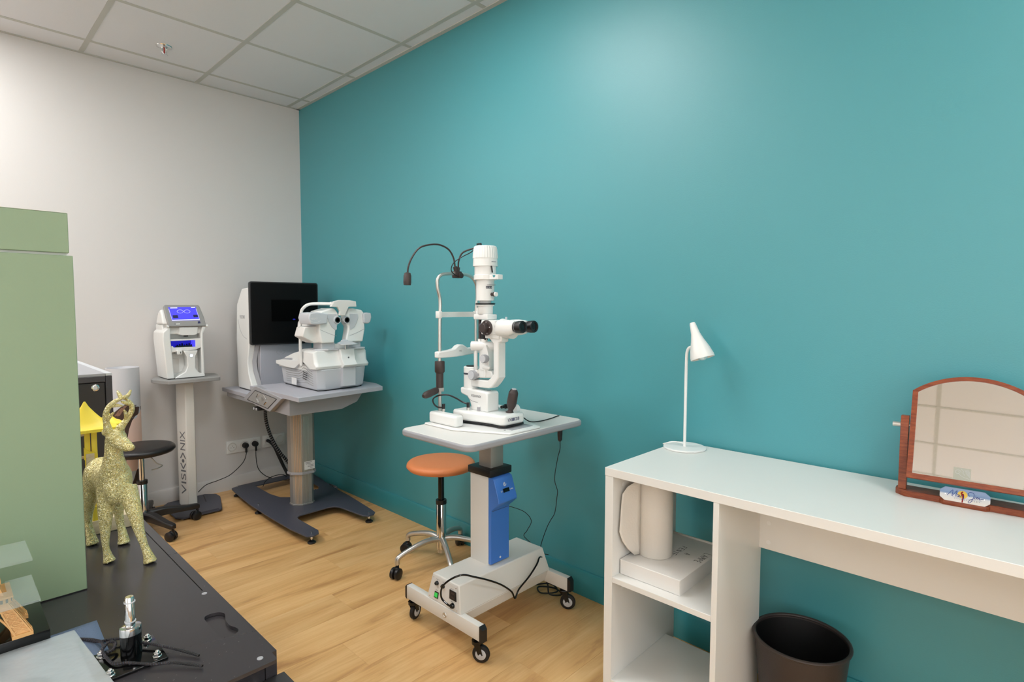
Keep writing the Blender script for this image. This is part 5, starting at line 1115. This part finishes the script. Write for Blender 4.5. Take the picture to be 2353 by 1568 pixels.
# ------------------------------------------------------------ gold glitter deer
def build_deer():
    z0 = .7008
    t = thing('deer_figurine', 'gold glitter deer figurine with antlers standing on the low black cabinet', 'figurine', (-1.675, -2.53, z0))
    mb = MB()
    E = lambda c, a, b, d: mb.ell(c, a, b, d, 18)
    E((-1.677, -2.572, .877), .0325, .048, .046); E((-1.679, -2.52, .872), .031, .060, .038); E((-1.683, -2.468, .868), .0355, .042, .0400)
    E((-1.678, -2.598, .862), .026, .024, .036)
    T = lambda pts, tp, s=14: mb.tube(pts, .01, s, 6, taper=tp)
    T([(-1.678, -2.575, .870), (-1.681, -2.592, .905), (-1.683, -2.603, .936), (-1.682, -2.607, .975)], [(0, .034), (.4, .0245), (.7, .0172), (1, .0165)], 18)
    E((-1.679, -2.612, .978), .0195, .0205, .0180)
    T([(-1.679, -2.614, .974), (-1.670, -2.628, .965), (-1.662, -2.640, .957)], [(0, .0175), (.6, .0135), (1, .0100)]); E((-1.6610, -2.641, .9575), .0100, .0095, .0080)
    legs = [([(-1.692, -2.572, .860), (-1.697, -2.580, .815), (-1.700, -2.584, .772), (-1.701, -2.586, .738), (-1.698, -2.588, .715), (-1.696, -2.590, .702)], [(0, .021), (.2, .0155), (.42, .0098), (.62, .0066), (.78, .0085), (1, .0135)]),
            ([(-1.662, -2.600, .862), (-1.654, -2.622, .815), (-1.649, -2.635, .775), (-1.643, -2.645, .742), (-1.637, -2.652, .717), (-1.6345, -2.655, .702)], [(0, .021), (.2, .0155), (.42, .0103), (.62, .0075), (.78, .0095), (1, .0145)]),
            ([(-1.697, -2.465, .858), (-1.704, -2.455, .820), (-1.707, -2.445, .785), (-1.708, -2.442, .755), (-1.706, -2.448, .728), (-1.703, -2.453, .702)], [(0, .024), (.25, .0160), (.45, .0100), (.65, .0078), (.82, .0095), (1, .0140)]),
            ([(-1.668, -2.485, .852), (-1.661, -2.488, .815), (-1.657, -2.488, .780), (-1.655, -2.490, .750), (-1.652, -2.496, .724), (-1.651, -2.500, .702)], [(0, .023), (.25, .0150), (.45, .0098), (.65, .0080), (.82, .0098), (1, .0140)])]
    for p, tp in legs: T(p, tp)
    for k in (0, 1): E(tuple(V(*legs[k][0][2])), .0105, .0108, .012)
    for s in (-1, 1): mb.ell((-1.682+s*.017, -2.602, .990), .0045, .007, .0075, 10)     # ears
    me = bpy.data.meshes.new('body'); mb.bm.to_mesh(me); mb.bm.free()
    tmp = bpy.data.objects.new('tmp', me); COL.objects.link(tmp)
    r = tmp.modifiers.new('r', 'REMESH'); r.mode = 'VOXEL'; r.voxel_size = .0024; r.use_smooth_shade = True
    s = tmp.modifiers.new('s', 'SMOOTH'); s.iterations = 5; s.factor = .6
    me2 = bpy.data.meshes.new_from_object(tmp.evaluated_get(bpy.context.evaluated_depsgraph_get())); bpy.data.objects.remove(tmp)
    for v in me2.vertices:
        if v.co.z < z0+.001: v.co.z = z0
    me2.materials.clear(); o = finish('body', me2, M['glitter'], t); me2.polygons.foreach_set('use_smooth', [True]*len(me2.polygons))
    y = -2.610
    A = lambda pts, tp: MB().tube([(x, yy, z) for x, yy, z in pts], .004, 12, 6, taper=tp)
    def antler(main, tines, root):
        m = MB().tube(main, .005, 12, 6, taper=[(0, .0092), (.15, .0062), (.6, .0050), (1, .0022)])
        m.ell(root, .0095, .0085, .006, 12)
        for tn in tines: m.tube(tn, .003, 10, 5, taper=[(0, .0046), (.6, .0038), (1, .0016)])
        ob('antler', m, M['glitter'], t, smooth=70)
    antler([(-1.692, y, .993), (-1.695, y-.002, 1.012), (-1.6965, y-.006, 1.030), (-1.692, y-.010, 1.045), (-1.683, y-.014, 1.056), (-1.669, y-.018, 1.064), (-1.657, y-.020, 1.070)],
           [[(-1.695, y-.002, 1.016), (-1.692, y-.014, 1.025), (-1.685, y-.022, 1.036)], [(-1.690, y-.010, 1.048), (-1.680, y-.016, 1.049), (-1.670, y-.024, 1.048)], [(-1.670, y-.018, 1.064), (-1.672, y-.010, 1.071), (-1.674, y-.004, 1.079)]], (-1.691, y, .992))
    antler([(-1.671, y, .996), (-1.660, y, 1.011), (-1.650, y-.002, 1.029), (-1.649, y-.005, 1.042), (-1.655, y-.008, 1.055), (-1.664, y-.010, 1.064)],
           [[(-1.659, y, 1.014), (-1.661, y-.010, 1.026), (-1.665, y-.014, 1.037)], [(-1.653, y-.007, 1.048), (-1.662, y-.014, 1.052), (-1.671, y-.018, 1.057)], [(-1.664, y-.010, 1.062), (-1.656, y-.006, 1.066), (-1.649, y-.004, 1.078)]], (-1.672, y, .994))
build_deer()

# ------------------------------------------------------------ yellow-roofed wooden toy
def build_toy():
    z0 = .7008
    t = thing('playground_model', 'wooden toy tower with yellow canopy roof and pale dowels behind the gold deer', 'toy', (-1.675, -2.28, z0))
    ob('base_board', MB().box(-1.742, -1.606, -2.386, -2.095, z0, z0+.034, .0015), M['birch'], t)
    for x, y in ((-1.690, -2.352), (-1.677, -2.358)):
        ob('post', MB().box(x-.0055, x+.0055, y-.004, y+.004, z0+.034, .958, .0008), M['yellow'], t)
    ob('post_foot', MB().box(-1.699, -1.672, -2.378, -2.340, z0+.0342, z0+.037, .0008), M['yellow'], t)
    def canopy(cx, cy, hx, hy, zb, za, n=9):
        rings = []
        for k in range(n):
            q = k/(n-1); f = (1-q)**1.0; z = zb+.004+(za-zb)*(q**1.55)
            w = max(f, .03); P = []
            for i in range(24):
                a = 2*PI*i/24; e = 6-4*q
                ca, sa = math.cos(a), math.sin(a); rr = (abs(ca)**e+abs(sa)**e)**(-1/e)
                P.append((cx+hx*w*rr*ca, cy+hy*w*rr*sa, z))
            rings.append(P)
        return [[(x, y, zb-.003) for x, y, z in rings[0]]]+rings
    ob('roof', MB().loft(canopy(-1.692, -2.352, .0620, .046, .958, 1.022)).loft(canopy(-1.637, -2.300, .0300, .040, .956, .984)), M['yellow'], t, smooth=50)
    ob('side_board', MB().prism([(-1.699, .915), (-1.689, .905), (-1.676, .900), (-1.672, .896), (-1.672, .870), (-1.680, .874), (-1.694, .880), (-1.699, .885)], 'y', -2.366, -2.3625), M['yellow'], t)
    ob('wood_panel', MB().box(-1.6955, -1.679, -2.3685, -2.3662, .868, .899), M['birch'], t)
    ob('lower_foot', MB().prism([(-1.690, z0+.034), (-1.676, z0+.034), (-1.672, z0+.066), (-1.688, z0+.070)], 'y', -2.384, -2.379), M['yellow'], t)
    for z in (.945, .889, .835, .78): ob('dowel', MB().cyl((-1.742, -2.352, z-.002), (-1.695, -2.352, z), .0034, seg=12), M['dowel'], t)
    ob('bead', MB().ell((-1.662, -2.365, z0+.037), .0028, .0028, .0028, 10), M['mahog'], t); ob('red_peg', MB().cyl((-1.684, -2.352, .82), (-1.684, -2.36, .82), .003, seg=10), M['red'], t)
build_toy()

# ------------------------------------------------------------ foreground clutter on the low cabinet
def settle():      # the loose board is thin: bring it and what lies on it down onto the cabinet top
    for o in S.objects:
        if o.parent is None and o.name in ('display_stand.001', 'braided_cord', 'cleaning_cloth', 'plastic_sleeve', 'board'):
            dx, dy = (.0038, .0104) if o.name == 'board' else ((o.location.x+1.949)*.0105, (o.location.y+4.056)*.0105)
            o.location = (o.location.x+dx, o.location.y+dy, o.location.z-(0 if o.name == 'board' else .0056))
def build_clutter():
    zb = .7122
    # cast stand: black block on a bolted plate with a chrome spigot
    t = thing('display_stand', 'black socket with chrome spigot on a bolted black plate in the foreground', 'stand', (-1.748, -3.045, zb))
    ob('plate', MB().box(-1.795, -1.712, -3.088, -3.000, zb, zb+.004, .0006), M['blackg'], t)
    c = (-1.7505, -3.0400)
    ob('socket', MB().loft([[(c[0]+(.0145 if abs(math.cos(a)) > 0 else 0)*k*math.cos(a), c[1]+.0115*k*math.sin(a), z) for a in [2*PI*i/28 for i in range(28)]] for z, k in ((zb+.004, 1), (zb+.040, 1))]), M['blackg'], t)
    ob('chrome_cap', MB().loft([[(c[0]+.0150*k*math.cos(a), c[1]+.0120*k*math.sin(a), z) for a in [2*PI*i/32 for i in range(32)]] for z, k in ((zb+.0385, 1), (zb+.048, 1.0), (zb+.0505, .96), (zb+.052, .55))]), M['chrome'], t)
    sp = ob('spigot', MB().lathe((c[0], c[1], zb+.051), (c[0], c[1], zb+.098), [(0, .0068), (.96, .0064), (1, .0054)], 24), M['chrome'], t)
    for z in (zb+.058, zb+.089): ob('ring', MB().lathe((c[0], c[1], z), (c[0], c[1], z+.0016), [(0, .0078), (1, .0078)], 24), M['lgrey'], sp)
    for x, y in ((-1.7225, -3.012), (-1.7235, -3.074), (-1.7850, -3.012), (-1.7850, -3.076)):
        n = ob('bolt', MB().lathe((x, y, zb+.004), (x, y, zb+.0055), [(0, .0068), (1, .0064)], 20).lathe((x, y, zb+.0055), (x, y, zb+.0100), [(0, .0055), (1, .0055)], 6).lathe((x, y, zb+.0100), (x, y, zb+.0135), [(0, .0032), (.7, .0032), (1, .0022)], 12), M['chrome'], t, .0004)
    # braided cord: two loose ends and a tangle
    t = thing('braided_cord', 'black braided cord looped around the black socket on the board', 'cord', (-1.74, -3.03, zb))
    z = zb+.0022
    w1 = [(-1.800, -2.925, z), (-1.789, -2.945, z+.003), (-1.779, -2.968, z+.005), (-1.778, -2.990, z+.007), (-1.783, -3.010, z+.010), (-1.782, -3.030, z+.008), (-1.777, -3.055, z+.006), (-1.760, -3.068, z+.0055), (-1.735, -3.094, z+.003), (-1.712, -3.112, z+.003), (-1.682, -3.150, z+.001)]
    w2 = [(-1.795, -2.935, z+.002), (-1.782, -2.955, z), (-1.766, -2.972, z+.004), (-1.752, -2.988, z+.006), (-1.740, -3.012, z+.008), (-1.731, -3.030, z+.008), (-1.715, -3.055, z+.007), (-1.700, -3.076, z+.004), (-1.677, -3.118, z+.001)]
    w3 = [(-1.784, -3.005, z+.006), (-1.772, -2.992, z+.010), (-1.764, -3.000, z+.010), (-1.770, -3.018, z+.009), (-1.780, -3.022, z+.010)]
    for w_ in (w1, w2, w3):
        P = spline([V(*p) for p in w_], 14); cd = ob('strand', MB().tube([tuple(p) for p in P], .0019, 8, 0), M['blackr'], t)
        for ph in (0, PI):
            Q = []
            for hand in (1,):
                L_ = 0
                for i in range(len(P)-1):
                    a, b = P[i], P[i+1]; d = (b-a).normalized(); u = d.cross(V(0, 0, 1)).normalized(); v = d.cross(u)
                    for k in range(3):
                        an = (L_+(b-a).length*k/3)/.0038*2*PI*hand+ph; Q.append(a.lerp(b, k/3)+(u*math.cos(an)+v*math.sin(an))*.0019)
                    L_ += (b-a).length
            ob('braid', MB().tube([tuple(q) for q in Q], .00055, 4, 0), M['bronze' if ph else 'navy'], cd)
    # slate cloth
    t = MB(); n = 12
    def grid(x0, x1, y0, y1, z, amp, nx=16, ny=12, seed=1, skew=0):
        rng = random.Random(seed); mb = MB(); rows = []
        for j in range(ny+1):
            rows.append([(x0+(x1-x0)*i/nx+skew*j/ny, y0+(y1-y0)*j/ny, z+amp*(.5+.5*math.sin(i*.9+seed)*math.cos(j*.8+seed*2))+rng.uniform(0, amp*.25)) for i in range(nx+1)])
        mb.loft(rows, cap=False, closed=False); return mb
    cl = grid(-2.06, -1.772, -3.05, -2.878, zb+.0003, .0012, seed=3, skew=.006)
    o = tag(ob('cleaning_cloth', cl, M['cloth'], smooth=80), 'slate blue cloth half covered by the clear sleeve', 'cloth'); so = o.modifiers.new('thick', 'SOLIDIFY'); so.thickness = .0006; so.offset = 1
    ob('sticker', MB().prism(circ(-1.861, -2.908, .008, 16, ry=.0035), 'z', zb+.0026, zb+.0030), M['orangep'], o)
    # clear sleeve with grey sheet
    t = thing('plastic_sleeve', 'clear plastic sleeve holding a pale grey sheet, lower left corner of the photo', 'sleeve', (-1.95, -3.03, zb))
    ob('sheet', MB().prism(rrect(-2.12, -1.803, -3.24, -2.918, .012), 'z', zb+.0050, zb+.0058), M['sheet'], t)
    ob('printed_disc', MB().prism(circ(-1.880, -3.035, .0330, 40, ry=.034), 'z', zb+.0059, zb+.0062), M['sheetd'], t)
    P = [(-1.880+.0340*math.cos(a), -3.035+.035*math.sin(a), zb+.0064) for a in [2*PI*k/48 for k in range(49)]]
    ob('printed_ring', MB().tube(P, .0008, 6, 0, False), M['lgrey'], t)
    for dz, sd in ((.0038, 5), (.0066, 9)):
        f = ob('film', grid(-2.14, -1.800, -3.26, -2.898, zb+dz, .0011, 30, 30, sd, .0), M['film'], t, smooth=80)
        for v in f.data.vertices:      # right border slants
            w_ = v.co+WL[f.name]; k_ = (w_.x+2.14)/.34; v.co.x += k_*.028*(-2.898-w_.y)/.362
    # tower model on a black slab
    t = thing('tower_model', 'tan lattice tower model with arched legs on a black slab, left foreground', 'model', (-1.905, -2.845, .7008))
    ob('slab', MB().box(-2.02, -1.831, -2.888, -2.755, .7008, .7298, .0008), M['blackg'], t)
    cx, cy, z1, z2 = -1.910, -2.845, .7300, .786
    for sx in (-1, 1):
        for sy in (-1, 1):
            f = [(cx+sx*a, cy+sy*b) for a, b in ((.056, .042), (.034, .042), (.034, .026), (.056, .026))]; g = [(cx+sx*a, cy+sy*b) for a, b in ((.030, .025), (.016, .025), (.016, .013), (.030, .013))]
            lg = ob('tower_leg', MB().loft([[(x, y, z1+.003) for x, y in f], [(x, y, z2) for x, y in g]]).box(min(f[0][0], f[1][0])-.002, max(f[0][0], f[1][0])+.002, min(f[0][1], f[2][1])-.002, max(f[0][1], f[2][1])+.002, z1, z1+.006), M['tan'], t)
            L_ = MB()       # lattice on the two outer faces
            for face in (0, 1):
                a0, a1 = (f[0], f[1]) if face == 0 else (f[0], f[3]); b0, b1 = (g[0], g[1]) if face == 0 else (g[0], g[3])
                nn = V(0, sy, .3) if face == 0 else V(sx, 0, .45)
                def q(s, h): 
                    p, r_ = V(*a0, z1+.006).lerp(V(*b0, z2), h), V(*a1, z1+.006).lerp(V(*b1, z2), h); return p.lerp(r_, s)+nn*.0006
                for k in range(4):
                    h0, h1 = .06+.23*k, .06+.23*(k+1)
                    L_.ribbon([q(.08, h0), q(.92, h1)], nn, .0014, .0009); L_.ribbon([q(.92, h0), q(.08, h1)], nn, .0014, .0009); L_.ribbon([q(.05, h1), q(.95, h1)], nn, .0014, .0009)
                for s in (.06, .94): L_.ribbon([q(s, 0), q(s, 1)], nn, .0018, .0010)
            ob('lattice', L_, M['tan'], lg, smooth=0)
    for sy in (-1, 1):
        P = [(cx-.036+.072*k/14, cy+sy*(.040-.014*math.sin(PI*k/14)), z1+.008+.040*math.sin(PI*k/14)) for k in range(15)]
        ob('arch', MB().tube(P, .0016, 8, 0), M['tan'], t)
    for sx in (-1, 1):
        P = [(cx+sx*(.053-.022*math.sin(PI*k/14)), cy-.027+.054*k/14, z1+.008+.038*math.sin(PI*k/14)) for k in range(15)]
        ob('arch', MB().tube(P, .0016, 8, 0), M['tan'], t)
    pf = ob('first_platform', MB().box(cx-.034, cx+.034, cy-.029, cy+.029, z2, z2+.009, .0008).box(cx-.037, cx+.037, cy-.032, cy+.032, z2+.009, z2+.0115), M['tan'], t)
    w = MB()
    for k in range(10):
        w.box(cx-.030+k*.0064, cx-.027+k*.0064, cy-.0302, cy-.0288, z2+.0015, z2+.007); w.box(cx+.0338, cx+.0352, cy-.026+k*.0054, cy-.0235+k*.0054, z2+.0015, z2+.007)
    ob('window_row', w, M['bronze'], pf, smooth=0)
    ob('upper_shaft', MB().loft([[(cx+a*k, cy+b*k, z) for a, b in ((-.026, -.021), (.026, -.021), (.026, .021), (-.026, .021))] for z, k in ((z2+.0115, 1), (z2+.03, .78))]), M['tan'], t)
    ob('second_platform', MB().box(cx-.024, cx+.024, cy-.020, cy+.020, z2+.030, z2+.036, .0008), M['tan'], t)
    # stepped acrylic riser
    t = thing('acrylic_riser', 'clear acrylic riser with two stepped shelves at the left edge of the cabinet', 'display riser', (-1.98, -2.85, .7008))
    ob('riser_shelf', MB().box(-2.16, -1.8485, -2.888, -2.787, .850, .854, .0005), M['acrylic'], t)
    ob('riser_shelf', MB().prism([(-2.16, -2.936), (-1.8455, -2.936), (-1.8455, -2.823), (-1.880, -2.823), (-1.880, -2.870), (-1.940, -2.870), (-1.940, -2.823), (-2.16, -2.823)], 'z', .800, .804), M['acrylic'], t)
    for y0, y1, z1_ in ((-2.789, -2.785, .850), (-2.938, -2.934, .800)): ob('riser_leg', MB().box(-2.16, -2.155, y0-.1 if y0 > -2.8 else y0, y1, .7135, z1_), M['acrylic'], t)
build_clutter()
settle()

# compact check that every part sits under its thing
for o in S.objects:
    if o.type == 'MESH' and o.parent is None and 'kind' not in o and 'label' not in o: print('UNLABELLED', o.name)
